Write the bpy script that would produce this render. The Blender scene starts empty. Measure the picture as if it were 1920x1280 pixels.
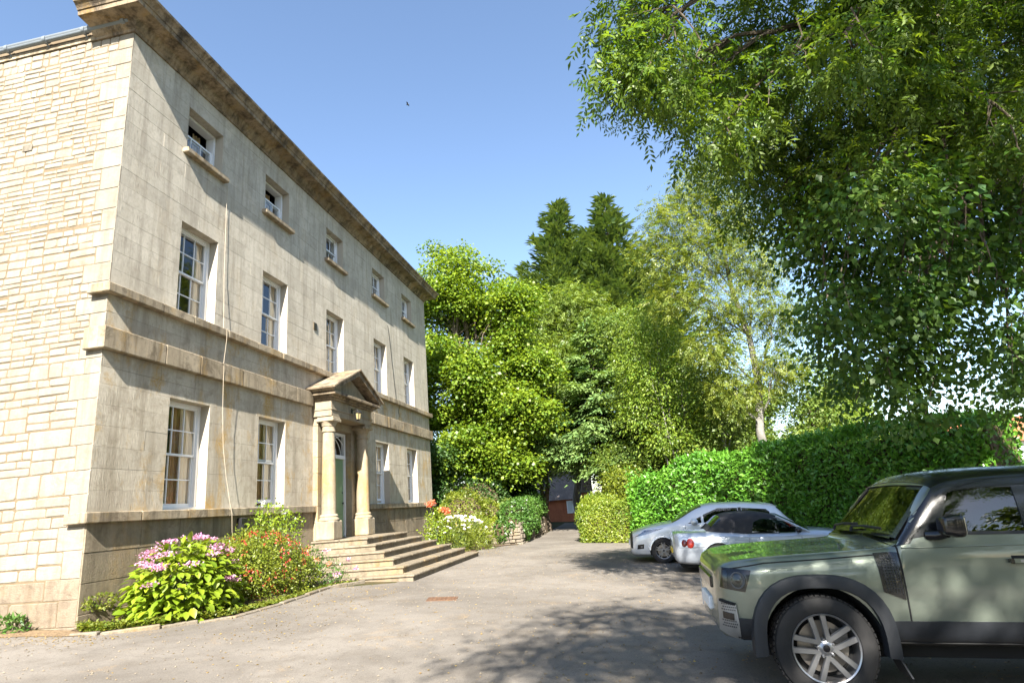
import bpy, bmesh, math, random
import numpy as np
from mathutils import Vector, Matrix

SC = bpy.context.scene
COL = SC.collection
random.seed(7)
RNG = np.random.default_rng(11)

# ------------------------------------------------------------------ camera
CAM_R = np.array([[0.97872151, 0.18855969, -0.08092868],
                  [-0.12644377, 0.24359539, -0.96159932],
                  [-0.16160501, 0.95137087, 0.26225425]])      # rows: right, down, forward
CAM_C = np.array([8.25, -8.2665, 1.22265])
CAM_F = 1134.0
cd = bpy.data.cameras.new('camera')
cam = bpy.data.objects.new('camera', cd)
COL.objects.link(cam)
cd.sensor_fit = 'HORIZONTAL'
cd.sensor_width = 36.0
cd.lens = 36.0 * CAM_F / 1920.0
cd.clip_start = 0.05
cd.clip_end = 3000.0
rt, dn, fw = CAM_R
m = Matrix(((rt[0], -dn[0], -fw[0], CAM_C[0]), (rt[1], -dn[1], -fw[1], CAM_C[1]),
            (rt[2], -dn[2], -fw[2], CAM_C[2]), (0, 0, 0, 1)))
cam.matrix_world = m
SC.camera = cam

def px(P):
    q = CAM_R @ (np.asarray(P, float) - CAM_C)
    if q[2] < 0.1:
        return (-1e5, -1e5)
    return (960 + CAM_F * q[0] / q[2], 640 + CAM_F * q[1] / q[2])

# ------------------------------------------------------------------ light
SUN = Vector((0.218, -1.25, 1.0)).normalized()       # towards the sun
SUN_EL = math.asin(SUN.z)
SUN_ROT = math.atan2(SUN.x, SUN.y)
w = bpy.data.worlds.new('World')
SC.world = w
w.use_nodes = True
nt = w.node_tree
bg = nt.nodes['Background']
sky = nt.nodes.new('ShaderNodeTexSky')
sky.sky_type = 'NISHITA'
sky.sun_disc = False
sky.sun_elevation = SUN_EL
sky.sun_rotation = SUN_ROT
sky.altitude = 50
sky.air_density = 1.0
sky.dust_density = 0.7
sky.ozone_density = 1.6
nt.links.new(sky.outputs[0], bg.inputs['Color'])
bg.inputs['Strength'].default_value = 0.075
sd = bpy.data.lights.new('sun', 'SUN')
sd.energy = 5.0
sd.angle = math.radians(0.55)
sd.color = (1.0, 0.95, 0.86)
so = bpy.data.objects.new('sun', sd)
COL.objects.link(so)
so.rotation_euler = (-SUN).to_track_quat('-Z', 'Y').to_euler()
SC.view_settings.view_transform = 'Standard'
SC.view_settings.look = 'None'
SC.view_settings.gamma = 1.0
SC.view_settings.use_curve_mapping = False
SC.view_settings.exposure = 2.10
SC.cycles.max_bounces = 7
SC.cycles.transparent_max_bounces = 8
SC.cycles.sample_clamp_indirect = 6.0

# ------------------------------------------------------------------ node helpers
class NT:
    def __init__(s, name):
        s.m = bpy.data.materials.new(name)
        s.m.use_nodes = True
        s.t = s.m.node_tree
        s.b = s.t.nodes.get('Principled BSDF')
        s.out = s.t.nodes.get('Material Output')
    def n(s, typ, **kw):
        nd = s.t.nodes.new(typ)
        for k, v in kw.items():
            if k.startswith('_'):
                setattr(nd, k[1:], v)
        return nd
    def l(s, a, b):
        s.t.links.new(a, b)
    def pos(s, scale=(1, 1, 1), obj=False):
        if obj:
            o = s.n('ShaderNodeTexCoord').outputs['Object']
        else:
            o = s.n('ShaderNodeNewGeometry').outputs['Position']
        mp = s.n('ShaderNodeMapping')
        mp.inputs['Scale'].default_value = scale
        s.l(o, mp.inputs['Vector'])
        return mp.outputs['Vector']
    def noise(s, vec, scale, detail=4.0, rough=0.6, dist=0.0):
        nd = s.n('ShaderNodeTexNoise')
        nd.inputs['Scale'].default_value = scale
        nd.inputs['Detail'].default_value = detail
        nd.inputs['Roughness'].default_value = rough
        nd.inputs['Distortion'].default_value = dist
        s.l(vec, nd.inputs['Vector'])
        return nd.outputs['Fac']
    def ramp(s, fac, stops):
        r = s.n('ShaderNodeValToRGB')
        e = r.color_ramp.elements
        while len(e) < len(stops):
            e.new(0.5)
        for i, (p, c) in enumerate(stops):
            e[i].position = p
            e[i].color = (c, c, c, 1) if isinstance(c, (int, float)) else (*c, 1)
        s.l(fac, r.inputs['Fac'])
        return r.outputs['Color']
    def mix(s, a, b, fac, mode='MIX'):
        md = s.n('ShaderNodeMix', _data_type='RGBA', _blend_type=mode)
        for sock, v in ((md.inputs[6], a), (md.inputs[7], b), (md.inputs[0], fac)):
            if hasattr(v, 'links') or hasattr(v, 'is_linked'):
                s.l(v, sock)
            elif isinstance(v, (int, float)):
                sock.default_value = v
            else:
                sock.default_value = (*v, 1)
        return md.outputs[2]
    def math(s, op, a, b=0.5):
        nd = s.n('ShaderNodeMath', _operation=op)
        for i, v in enumerate((a, b)):
            if isinstance(v, (int, float)):
                nd.inputs[i].default_value = v
            else:
                s.l(v, nd.inputs[i])
        return nd.outputs[0]
    def bump(s, h, strength=0.3, dist=0.01):
        nd = s.n('ShaderNodeBump')
        nd.inputs['Strength'].default_value = strength
        nd.inputs['Distance'].default_value = dist
        s.l(h, nd.inputs['Height'])
        s.l(nd.outputs[0], s.b.inputs['Normal'])
    def rand(s):
        return s.n('ShaderNodeObjectInfo').outputs['Random']
    def set(s, col=None, rough=None, metal=None, spec=None, coat=None):
        if col is not None:
            if isinstance(col, tuple):
                s.b.inputs['Base Color'].default_value = (*col, 1)
            else:
                s.l(col, s.b.inputs['Base Color'])
        if rough is not None:
            if isinstance(rough, (int, float)):
                s.b.inputs['Roughness'].default_value = rough
            else:
                s.l(rough, s.b.inputs['Roughness'])
        if metal is not None:
            s.b.inputs['Metallic'].default_value = metal
        if spec is not None:
            s.b.inputs['Specular IOR Level'].default_value = spec
        if coat is not None:
            s.b.inputs['Coat Weight'].default_value = coat
            s.b.inputs['Coat Roughness'].default_value = 0.03
        return s.m

def simple(name, col, rough=0.6, metal=0.0, var=0.18, scale=9.0, bump=0.0, spec=0.5, coat=None, obj=False):
    k = NT(name)
    v = k.pos(obj=obj)
    f = k.noise(v, scale, 5)
    c = k.mix(tuple(x * (1 - var) for x in col), tuple(min(1, x * (1 + var)) for x in col), f)
    if bump:
        k.bump(k.noise(v, scale * 6, 3), bump, 0.004)
    return k.set(c, rough, metal, spec, coat)

def stone(name, light, mid, dark, streak=0.5, lichen=0.0, rough=0.9, speck=0.5, tool=0.0, stain=0.55, scale=1.0, bump=0.5, rnd=0.25):
    k = NT(name)
    p = k.pos()
    n1 = k.noise(p, 0.9 * scale, 6, 0.62)
    n2 = k.noise(p, 14 * scale, 5, 0.7)
    c = k.mix(mid, light, k.ramp(n1, [(0.34, 0.0), (0.62, 1.0)]))
    c = k.mix(c, tuple(x * 0.72 for x in mid), k.ramp(n2, [(0.45, 0.0), (0.75, speck)]))
    st = k.noise(k.pos((2.6, 2.6, 0.22)), 1.5 * scale, 6, 0.7)
    c = k.mix(c, dark, k.math('MULTIPLY', k.ramp(st, [(0.47, 0.0), (0.64, 1.0)]), streak))
    s2 = k.noise(p, 2.7 * scale, 7, 0.75, 0.6)
    c = k.mix(c, dark, k.math('MULTIPLY', k.ramp(s2, [(0.49, 0.0), (0.66, 1.0)]), stain))
    if lichen:
        l1 = k.noise(k.pos((1, 1, 0.55)), 1.35, 8, 0.72, 0.4)
        l2 = k.noise(p, 26, 4, 0.7)
        lf = k.math('MULTIPLY', k.ramp(l1, [(0.52, 0.0), (0.64, 1.0)]), k.ramp(l2, [(0.36, 0.25), (0.6, 1.0)]))
        c = k.mix(c, (0.40, 0.235, 0.045), k.math('MULTIPLY', lf, lichen))
    if rnd:
        r = k.rand()
        c = k.mix(c, tuple(x * 0.62 for x in mid), k.math('MULTIPLY', k.ramp(r, [(0.0, 1.0), (0.6, 0.0)]), rnd))
    h = k.math('ADD', k.math('MULTIPLY', n2, 0.6), k.noise(p, 70, 3, 0.6))
    if tool:
        h = k.math('ADD', h, k.math('MULTIPLY', k.noise(k.pos((1, 34, 2.2)), 2.2, 3, 0.6), tool))
    k.bump(h, bump, 0.012)
    return k.set(c, rough, spec=0.25)

M = {}
M['ashlar'] = stone('ashlar_stone', (0.53, 0.48, 0.395), (0.43, 0.385, 0.31), (0.21, 0.18, 0.14), 0.50, 0.12, tool=1.6, stain=0.36, bump=0.55)
M['ashlar_low'] = stone('ashlar_stone_lichen', (0.51, 0.455, 0.365), (0.41, 0.36, 0.28), (0.19, 0.155, 0.105), 0.50, 0.95, tool=1.6, stain=0.50, bump=0.6)
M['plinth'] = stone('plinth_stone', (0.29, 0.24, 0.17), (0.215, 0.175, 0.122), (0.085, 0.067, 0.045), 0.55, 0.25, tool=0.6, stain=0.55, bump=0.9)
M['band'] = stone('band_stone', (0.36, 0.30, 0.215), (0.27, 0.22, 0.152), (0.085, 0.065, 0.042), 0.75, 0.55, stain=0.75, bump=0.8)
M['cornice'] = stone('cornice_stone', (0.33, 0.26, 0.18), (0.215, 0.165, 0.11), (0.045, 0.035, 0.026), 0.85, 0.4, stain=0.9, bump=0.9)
M['porch'] = stone('porch_stone', (0.34, 0.29, 0.21), (0.27, 0.22, 0.15), (0.11, 0.083, 0.053), 0.45, 0.6, stain=0.4, bump=0.5)
M['rubble'] = stone('rubble_stone', (0.285, 0.260, 0.215), (0.250, 0.218, 0.168), (0.12, 0.083, 0.045), 0.2, 0.0, stain=0.30, bump=1.0, rnd=0.22, scale=1.6)
M['rubble_low'] = stone('weathered_rubble', (0.245, 0.20, 0.15), (0.195, 0.15, 0.105), (0.08, 0.06, 0.042), 0.4, 0.15, stain=0.6, bump=1.0, rnd=0.2, scale=1.4)
M['quoin'] = stone('quoin_stone', (0.265, 0.240, 0.195), (0.235, 0.207, 0.162), (0.12, 0.095, 0.065), 0.45, 0.0, stain=0.42, bump=0.8, rnd=0.2)
M['mortar'] = stone('mortar', (0.180, 0.138, 0.088), (0.150, 0.110, 0.066), (0.07, 0.05, 0.03), 0.2, 0.0, stain=0.3, bump=0.8, rnd=0)
M['joint'] = stone('ashlar_joint', (0.40, 0.34, 0.25), (0.32, 0.27, 0.195), (0.13, 0.105, 0.075), 0.3, 0.0, stain=0.4, rnd=0)
M['step'] = stone('step_stone', (0.25, 0.21, 0.155), (0.19, 0.155, 0.108), (0.07, 0.055, 0.038), 0.35, 0.35, stain=0.55, bump=1.0, scale=1.8)
M['kerb'] = stone('kerb_stone', (0.23, 0.195, 0.15), (0.16, 0.135, 0.10), (0.06, 0.05, 0.038), 0.3, 0.3, stain=0.6, bump=1.0, scale=2)
M['reveal'] = simple('painted_reveal', (0.40, 0.36, 0.29), 0.8, var=0.06, bump=0.2)
M['white_paint'] = simple('white_paint', (0.74, 0.75, 0.76), 0.45, var=0.05)
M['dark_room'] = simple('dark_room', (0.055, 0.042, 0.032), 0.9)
M['curtain'] = simple('curtain_fabric', (0.50, 0.29, 0.13), 0.9, var=0.15, scale=3)
M['curtain_pale'] = simple('curtain_lining', (0.78, 0.62, 0.42), 0.9, var=0.1, scale=3)
M['green_door'] = simple('green_door_paint', (0.155, 0.25, 0.135), 0.45, var=0.10, scale=4)
M['gutter'] = simple('gutter_plastic', (0.15, 0.17, 0.19), 0.42, var=0.06)
M['slate'] = simple('roof_slate', (0.10, 0.10, 0.11), 0.7, var=0.3, bump=0.4)
M['black_metal'] = simple('black_metal', (0.012, 0.012, 0.013), 0.4, var=0.2)
M['cable'] = simple('cable_sheath', (0.50, 0.42, 0.31), 0.7, var=0.1)
M['brass'] = simple('aged_brass', (0.16, 0.11, 0.05), 0.4, 0.8)
M['amber'] = simple('lantern_glass', (0.30, 0.24, 0.12), 0.15)
M['bark'] = stone('bark', (0.17, 0.135, 0.10), (0.115, 0.09, 0.065), (0.04, 0.032, 0.024), 0.6, 0, stain=0.5, bump=1.0, scale=4, rnd=0)
M['bark_pale'] = stone('pale_bark', (0.25, 0.24, 0.215), (0.17, 0.16, 0.14), (0.06, 0.055, 0.047), 0.3, 0, stain=0.55, bump=1.0, scale=5, rnd=0)
M['stem'] = simple('green_stem', (0.10, 0.15, 0.04), 0.7)
M['soil'] = stone('soil', (0.13, 0.09, 0.055), (0.09, 0.062, 0.038), (0.03, 0.022, 0.015), 0.1, 0, stain=0.6, bump=1.0, scale=5, rnd=0)

def glass(name, tint=(0.75, 0.8, 0.78), dens=0.35, ior=1.5, rough=0.01):
    k = NT(name)
    tr = k.n('ShaderNodeBsdfTransparent')
    tr.inputs[0].default_value = (*[t * (1 - dens) for t in tint], 1)
    gl = k.n('ShaderNodeBsdfGlossy')
    gl.inputs['Color'].default_value = (0.95, 0.97, 1.0, 1)
    gl.inputs['Roughness'].default_value = rough
    fr = k.n('ShaderNodeFresnel')
    fr.inputs['IOR'].default_value = ior
    nn = k.n('ShaderNodeBump')
    nn.inputs['Strength'].default_value = 0.05
    nn.inputs['Distance'].default_value = 0.01
    k.l(k.noise(k.pos(), 2.5, 1), nn.inputs['Height'])
    k.l(nn.outputs[0], gl.inputs['Normal'])
    mx = k.n('ShaderNodeMixShader')
    bf = k.n('ShaderNodeNewGeometry').outputs['Backfacing']
    k.l(k.math('MULTIPLY', fr.outputs[0], k.math('SUBTRACT', 1.0, bf)), mx.inputs[0])
    k.l(tr.outputs[0], mx.inputs[1])
    k.l(gl.outputs[0], mx.inputs[2])
    k.l(mx.outputs[0], k.out.inputs['Surface'])
    return k.m
M['pane'] = glass('window_glass', (0.97, 0.98, 0.98), 0.04, 1.75)
M['car_glass'] = glass('car_glass', (0.42, 0.50, 0.47), 0.35, 1.75)

def leaf(name, c1, c2, trans=0.35, rough=0.45, gloss=0.5, tcol=None):
    k = NT(name)
    at = k.n('ShaderNodeAttribute')
    at.attribute_name = 'tone'
    col = k.mix(c1, c2, at.outputs['Fac'])
    pr = k.b
    pr.inputs['Roughness'].default_value = rough
    pr.inputs['Specular IOR Level'].default_value = gloss
    k.l(col, pr.inputs['Base Color'])
    tl = k.n('ShaderNodeBsdfTranslucent')
    tc = k.mix(col, tcol or (1.0, 0.95, 0.35), 1.0, 'MULTIPLY')
    sc = k.mix(tc, (1.7, 1.7, 1.5), 1.0, 'MULTIPLY')
    k.l(sc, tl.inputs['Color'])
    mx = k.n('ShaderNodeMixShader')
    mx.inputs[0].default_value = trans
    k.l(pr.outputs[0], mx.inputs[1])
    k.l(tl.outputs[0], mx.inputs[2])
    k.l(mx.outputs[0], k.out.inputs['Surface'])
    return k.m
M['lf_maple'] = leaf('maple_leaf', (0.081, 0.156, 0.013), (0.206, 0.275, 0.022))
M['lf_conifer'] = leaf('conifer_needle', (0.050, 0.100, 0.030), (0.145, 0.200, 0.055), 0.15, 0.6)
M['lf_cypress'] = leaf('cypress_spray', (0.078, 0.163, 0.052), (0.202, 0.293, 0.085), 0.2, 0.6)
M['lf_ash'] = leaf('ash_leaf', (0.055, 0.120, 0.016), (0.165, 0.235, 0.032), 0.4)
M['lf_ash_pale'] = leaf('pale_ash_leaf', (0.085, 0.14, 0.025), (0.23, 0.26, 0.04), 0.4)
M['lf_birch'] = leaf('yellow_green_leaf', (0.100, 0.185, 0.022), (0.235, 0.305, 0.040), 0.4)
M['lf_mid'] = leaf('mid_green_leaf', (0.084, 0.150, 0.026), (0.198, 0.252, 0.048), 0.35)
M['lf_hang'] = leaf('hanging_leaf', (0.036, 0.100, 0.016), (0.115, 0.195, 0.034), 0.4)
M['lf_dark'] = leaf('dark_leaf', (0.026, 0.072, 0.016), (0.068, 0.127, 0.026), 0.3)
M['lf_laurel'] = leaf('laurel_leaf', (0.044, 0.166, 0.015), (0.154, 0.335, 0.033), 0.22, 0.40, 0.5)
M['lf_lime'] = leaf('lime_leaf', (0.126, 0.180, 0.011), (0.225, 0.261, 0.018), 0.3)
M['lf_varieg'] = leaf('variegated_leaf', (0.060, 0.140, 0.012), (0.24, 0.28, 0.028), 0.3)
M['lf_hydr'] = leaf('hydrangea_leaf', (0.100, 0.175, 0.010), (0.240, 0.300, 0.020), 0.3, 0.4)
M['lf_bush'] = leaf('bush_leaf', (0.081, 0.123, 0.011), (0.209, 0.237, 0.021), 0.3)
M['lf_ivy'] = leaf('ivy_leaf', (0.033, 0.094, 0.013), (0.094, 0.171, 0.033), 0.25, 0.35)
M['lf_cover'] = leaf('ground_cover_leaf', (0.072, 0.120, 0.012), (0.192, 0.200, 0.028), 0.3)
M['lf_dry'] = leaf('dry_leaf', (0.20, 0.12, 0.04), (0.42, 0.30, 0.10), 0.2)
M['fl_pink'] = leaf('pink_petal', (0.45, 0.17, 0.34), (0.72, 0.46, 0.62), 0.3, tcol=(1, 0.8, 0.9))
M['fl_red'] = leaf('red_petal', (0.45, 0.02, 0.035), (0.65, 0.08, 0.06), 0.3, tcol=(1, 0.4, 0.4))
M['fl_coral'] = leaf('coral_petal', (0.75, 0.17, 0.09), (0.85, 0.38, 0.22), 0.3, tcol=(1, 0.6, 0.4))
M['fl_white'] = leaf('white_petal', (0.62, 0.62, 0.62), (0.75, 0.75, 0.73), 0.3, tcol=(1, 1, 1))
M['fl_yellow'] = leaf('yellow_petal', (0.75, 0.42, 0.02), (0.85, 0.58, 0.05), 0.3)

# ------------------------------------------------------------------ mesh helpers
def link(name, data, mat=None, parent=None):
    o = bpy.data.objects.new(name, data)
    COL.objects.link(o)
    if mat is not None and data is not None and not data.materials:
        data.materials.append(M[mat] if isinstance(mat, str) else mat)
    if parent is not None:
        o.parent = parent
    return o

def tag(o, label=None, cat=None, group=None, kind=None):
    if label: o['label'] = label
    if cat: o['category'] = cat
    if group: o['group'] = group
    if kind: o['kind'] = kind
    return o

def thing(name, label, cat, loc=(0, 0, 0), group=None):
    o = bpy.data.objects.new(name, None)
    COL.objects.link(o)
    o.location = loc
    o.empty_display_size = 0.2
    return tag(o, label, cat, group)

class MB:
    """collects shapes; build() links them as one mesh object (coordinates relative to org)"""
    def __init__(s):
        s.v = []; s.f = []; s.sm = []
    def add(s, v, f, smooth=False):
        b = len(s.v)
        s.v.extend([tuple(p) for p in v])
        s.f.extend([tuple(i + b for i in q) for q in f])
        s.sm.extend([smooth] * len(f))
        return s
    def box(s, x0, x1, y0, y1, z0, z1):
        v = [(x0, y0, z0), (x1, y0, z0), (x1, y1, z0), (x0, y1, z0), (x0, y0, z1), (x1, y0, z1), (x1, y1, z1), (x0, y1, z1)]
        return s.add(v, [(0, 3, 2, 1), (4, 5, 6, 7), (0, 1, 5, 4), (1, 2, 6, 5), (2, 3, 7, 6), (3, 0, 4, 7)])
    def cbox(s, x0, x1, y0, y1, z0, z1, c=0.01):
        """box with all edges chamfered"""
        c = min(c, (x1 - x0) * .45, (y1 - y0) * .45, (z1 - z0) * .45)
        bm = bmesh.new()
        bmesh.ops.create_cube(bm, size=1)
        for q in bm.verts:
            q.co = Vector(((x0 + x1) / 2 + q.co.x * (x1 - x0), (y0 + y1) / 2 + q.co.y * (y1 - y0), (z0 + z1) / 2 + q.co.z * (z1 - z0)))
        bmesh.ops.bevel(bm, geom=bm.edges[:], offset=c, segments=1, affect='EDGES', clamp_overlap=True)
        bm.verts.index_update()
        s.add([q.co[:] for q in bm.verts], [[q.index for q in f.verts] for f in bm.faces])
        bm.free()
        return s
    def tube(s, pts, rad, n=8, cap=True, smooth=True):
        pts = [Vector(p) for p in pts]
        rr = rad if isinstance(rad, (list, tuple)) else [rad] * len(pts)
        v = []; f = []
        up = Vector((0, 0, 1))
        d0 = (pts[1] - pts[0]).normalized()
        if abs(d0.dot(up)) > 0.95:
            up = Vector((1, 0, 0))
        a = d0.cross(up).normalized()
        for i, p in enumerate(pts):
            d = (pts[min(i + 1, len(pts) - 1)] - pts[max(i - 1, 0)])
            d = d.normalized() if d.length > 1e-9 else d0
            a = (a - d * a.dot(d))
            a = a.normalized() if a.length > 1e-6 else d.orthogonal().normalized()
            b = d.cross(a)
            for k in range(n):
                t = 2 * math.pi * k / n
                v.append(p + (a * math.cos(t) + b * math.sin(t)) * rr[i])
        for i in range(len(pts) - 1):
            for k in range(n):
                k2 = (k + 1) % n
                f.append((i * n + k, i * n + k2, (i + 1) * n + k2, (i + 1) * n + k))
        s.add(v, f, smooth)
        if cap:
            s.add(v[:n], [tuple(range(n - 1, -1, -1))])
            s.add(v[-n:], [tuple(range(n))])
        return s
    def lathe(s, prof, n=24, org=(0, 0, 0), axis='z', smooth=True):
        v = []; f = []
        for r, h in prof:
            for k in range(n):
                t = 2 * math.pi * k / n
                c, q = r * math.cos(t), r * math.sin(t)
                p = (c, q, h) if axis == 'z' else ((c, h, q) if axis == 'y' else (h, c, q))
                v.append((p[0] + org[0], p[1] + org[1], p[2] + org[2]))
        for i in range(len(prof) - 1):
            for k in range(n):
                k2 = (k + 1) % n
                q = (i * n + k, i * n + k2, (i + 1) * n + k2, (i + 1) * n + k)
                f.append(q if axis != 'y' else q[::-1])
        return s.add(v, f, smooth)
    def prism(s, poly, axis, a, b, smooth=False):
        """extrude a 2-D polygon along axis from a to b"""
        n = len(poly)
        def P(u, w, h):
            return (h, u, w) if axis == 'x' else ((u, h, w) if axis == 'y' else (u, w, h))
        v = [P(u, w, a) for u, w in poly] + [P(u, w, b) for u, w in poly]
        f = [tuple(range(n))[::-1], tuple(range(n, 2 * n))]
        f += [(i, (i + 1) % n, n + (i + 1) % n, n + i) for i in range(n)]
        return s.add(v, f, smooth)
    def mesh(s, name, org=(0, 0, 0), sharp=None):
        me = bpy.data.meshes.new(name)
        me.from_pydata([(x - org[0], y - org[1], z - org[2]) for x, y, z in s.v], [], s.f)
        me.polygons.foreach_set('use_smooth', s.sm)
        bm = bmesh.new(); bm.from_mesh(me)
        bmesh.ops.remove_doubles(bm, verts=bm.verts, dist=1e-5)
        bmesh.ops.recalc_face_normals(bm, faces=bm.faces)
        if sharp:
            lim = math.radians(sharp)
            for e in bm.edges:
                if len(e.link_faces) == 2 and e.calc_face_angle(0) > lim:
                    e.smooth = False
        bm.to_mesh(me); bm.free()
        return me
    def build(s, name, mat, parent=None, org=(0, 0, 0), sharp=40):
        me = s.mesh(name, org, sharp)
        o = link(name, me, mat, parent)
        if parent is None or any(org):
            o.location = org
        return o

def nrm(a):
    return a / np.maximum(np.linalg.norm(a, axis=-1, keepdims=True), 1e-9)

def leaf_mesh(name, P, A, N, L, W, tone, fold=0.12, kind='diamond'):
    """one quad (diamond) per leaf; P base, A axis, N face normal"""
    n = len(P)
    A = nrm(A); S = nrm(np.cross(A, N)); N = np.cross(S, A)
    L = np.broadcast_to(np.asarray(L, float), (n,))[:, None]
    W = np.broadcast_to(np.asarray(W, float), (n,))[:, None]
    co = np.empty((n, 4, 3))
    if kind == 'diamond':
        co[:, 0] = P
        co[:, 1] = P + A * L * .48 + S * W * .5 + N * W * fold
        co[:, 2] = P + A * L - N * L * fold
        co[:, 3] = P + A * L * .48 - S * W * .5 + N * W * fold
    else:
        co[:, 0] = P - S * W * .3
        co[:, 1] = P + S * W * .3
        co[:, 2] = P + A * L + S * W * .5
        co[:, 3] = P + A * L - S * W * .5
    me = bpy.data.meshes.new(name)
    me.vertices.add(4 * n); me.loops.add(4 * n); me.polygons.add(n)
    me.vertices.foreach_set('co', co.reshape(-1).astype(np.float32))
    me.loops.foreach_set('vertex_index', np.arange(4 * n, dtype=np.int32))
    me.polygons.foreach_set('loop_start', np.arange(0, 4 * n, 4, dtype=np.int32))
    me.update(calc_edges=True)
    at = me.attributes.new('tone', 'FLOAT', 'FACE')
    at.data.foreach_set('value', np.clip(np.broadcast_to(tone, (n,)), 0, 1).astype(np.float32))
    return me

def gz(x, y=0):
    """height of the sloping drive"""
    return -0.055 * min(max(x, -6.0), 24.0)

def tri_noise(x, y, s=0):
    return (math.sin(x * 1.7 + s) + math.sin(y * 2.3 + 1.3 * s) + math.sin((x + y) * 1.1 + 2.1 * s) + .5 * math.sin(x * 4.1 - y * 3.3 + s)) / 3.5
# ------------------------------------------------------------------ ground and drive
def ground_mesh():
    xs = sorted(set([-600, -200, -80, -30, -12, -6] + list(range(-5, 25)) + [30, 50, 90, 200, 600]))
    ys = sorted(set([-600, -200, -60] + list(range(-30, 50, 2)) + [60, 90, 200, 600]))
    v = [(x, y, gz(x)) for y in ys for x in xs]
    nx = len(xs)
    f = [(j * nx + i, j * nx + i + 1, (j + 1) * nx + i + 1, (j + 1) * nx + i) for j in range(len(ys) - 1) for i in range(nx - 1)]
    me = bpy.data.meshes.new('ground'); me.from_pydata(v, [], f)
    return me
k = NT('woodland_floor')
p = k.pos()
c = k.mix((0.045, 0.06, 0.018), (0.10, 0.075, 0.04), k.ramp(k.noise(p, 0.6, 6, 0.7), [(0.35, 0), (0.65, 1)]))
c = k.mix(c, (0.02, 0.025, 0.01), k.ramp(k.noise(p, 5, 5, 0.7), [(0.5, 0), (0.7, 0.8)]))
k.bump(k.noise(p, 12, 5, 0.7), 0.8, 0.05)
M['floor'] = k.set(c, 0.95, spec=0.1)
tag(link('ground', ground_mesh(), 'floor'), kind='structure')

k = NT('worn_tarmac')
p = k.pos()
agg = k.noise(p, 95, 2, 0.7)
big = k.noise(p, 0.33, 6, 0.65, 0.5)
mid = k.noise(p, 2.2, 6, 0.7, 0.3)
c = k.mix((0.112, 0.098, 0.083), (0.186, 0.165, 0.141), k.ramp(big, [(0.36, 0), (0.60, 1)]))
c = k.mix(c, (0.105, 0.088, 0.070), k.ramp(mid, [(0.48, 0), (0.70, 0.7)]))
c = k.mix(c, (0.28, 0.245, 0.20), k.ramp(agg, [(0.55, 0), (0.72, 0.55)]))
c = k.mix(c, (0.06, 0.052, 0.045), k.ramp(k.noise(p, 60, 2, 0.6), [(0.54, 0), (0.70, 0.65)]))
cr = k.n('ShaderNodeTexVoronoi', _feature='DISTANCE_TO_EDGE')
cr.inputs['Scale'].default_value = 0.42
wv = k.mix(p, k.n('ShaderNodeTexNoise').outputs['Color'], 0.12)
k.l(wv, cr.inputs['Vector'])
ck = k.math('MULTIPLY', k.ramp(cr.outputs['Distance'], [(0.0, 1.0), (0.006, 0.0)]), k.ramp(k.noise(p, 0.25, 3), [(0.50, 0), (0.62, 0.35)]))
c = k.mix(c, (0.05, 0.042, 0.035), ck)
df = k.math('MULTIPLY', k.ramp(k.noise(p, 1.1, 7, 0.75, 0.8), [(0.58, 0), (0.72, 1)]), k.ramp(k.noise(p, 40, 3, 0.7), [(0.45, 0), (0.6, 0.8)]))
c = k.mix(c, (0.30, 0.20, 0.095), df)
k.bump(k.math('ADD', agg, k.math('MULTIPLY', mid, 1.5)), 0.55, 0.006)
M['tarmac'] = k.set(c, 0.88, spec=0.3)
DRIVE = [(-4.5, -40), (22, -40), (22, -2), (16.9, 5.0), (8.3, 15.7), (6.15, 16.2), (6.35, 24), (6.9, 36), (3.4, 36), (3.82, 23),
         (3.88, 16), (3.3, 15.2), (2.75, 13.6), (3.0, 11.5), (3.0, 5.0), (1.86, 4.2), (1.98, 2.2), (1.9, 0.95), (1.3, 0.15), (0.7, -0.33), (-0.4, -0.42), (-4.5, -0.9)]
me = bpy.data.meshes.new('drive')
me.from_pydata([(x, y, gz(x) + 0.006) for x, y in DRIVE], [], [tuple(range(len(DRIVE)))])
tag(link('drive', me, 'tarmac'), kind='structure')

# older darker repair strips laid into the drive
def strip(name, pts, mat, dz=0.010):
    me = bpy.data.meshes.new(name)
    me.from_pydata([(x, y, gz(x) + dz) for x, y in pts], [], [tuple(range(len(pts)))])
    return tag(link(name, me, mat), kind='structure')
k = NT('gritty_verge')
p = k.pos()
c = k.mix((0.28, 0.20, 0.12), (0.16, 0.11, 0.065), k.noise(p, 3.0, 7, 0.7))
c = k.mix(c, (0.07, 0.05, 0.035), k.ramp(k.noise(p, 26, 4, 0.7), [(0.48, 0), (0.68, 0.8)]))
k.bump(k.noise(p, 35, 4, 0.7), 0.9, 0.02)
M['verge'] = k.set(c, 0.95, spec=0.1)
strip('verge', [(-7, -0.05), (-7, -1.2), (-4.5, -0.95), (-2.2, -0.85), (-0.9, -0.62), (-0.3, -0.50), (0.25, -0.46), (0.72, -0.36), (0.6, -0.05)], 'verge', 0.013)
strip('flower_bed', [(0.02, -0.1), (0.66, -0.28), (1.27, 0.2), (1.86, 0.98), (1.94, 2.2), (1.84, 4.1), (2.2, 5.2), (0.02, 5.2)], 'soil', 0.02)
strip('flower_bed_beyond_steps', [(0.02, 11.2), (2.95, 11.2), (2.72, 13.6), (3.25, 15.2), (3.8, 16.0), (3.6, 24), (-2, 24), (-2, 17.2), (0.02, 17.2)], 'soil', 0.02)

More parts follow.
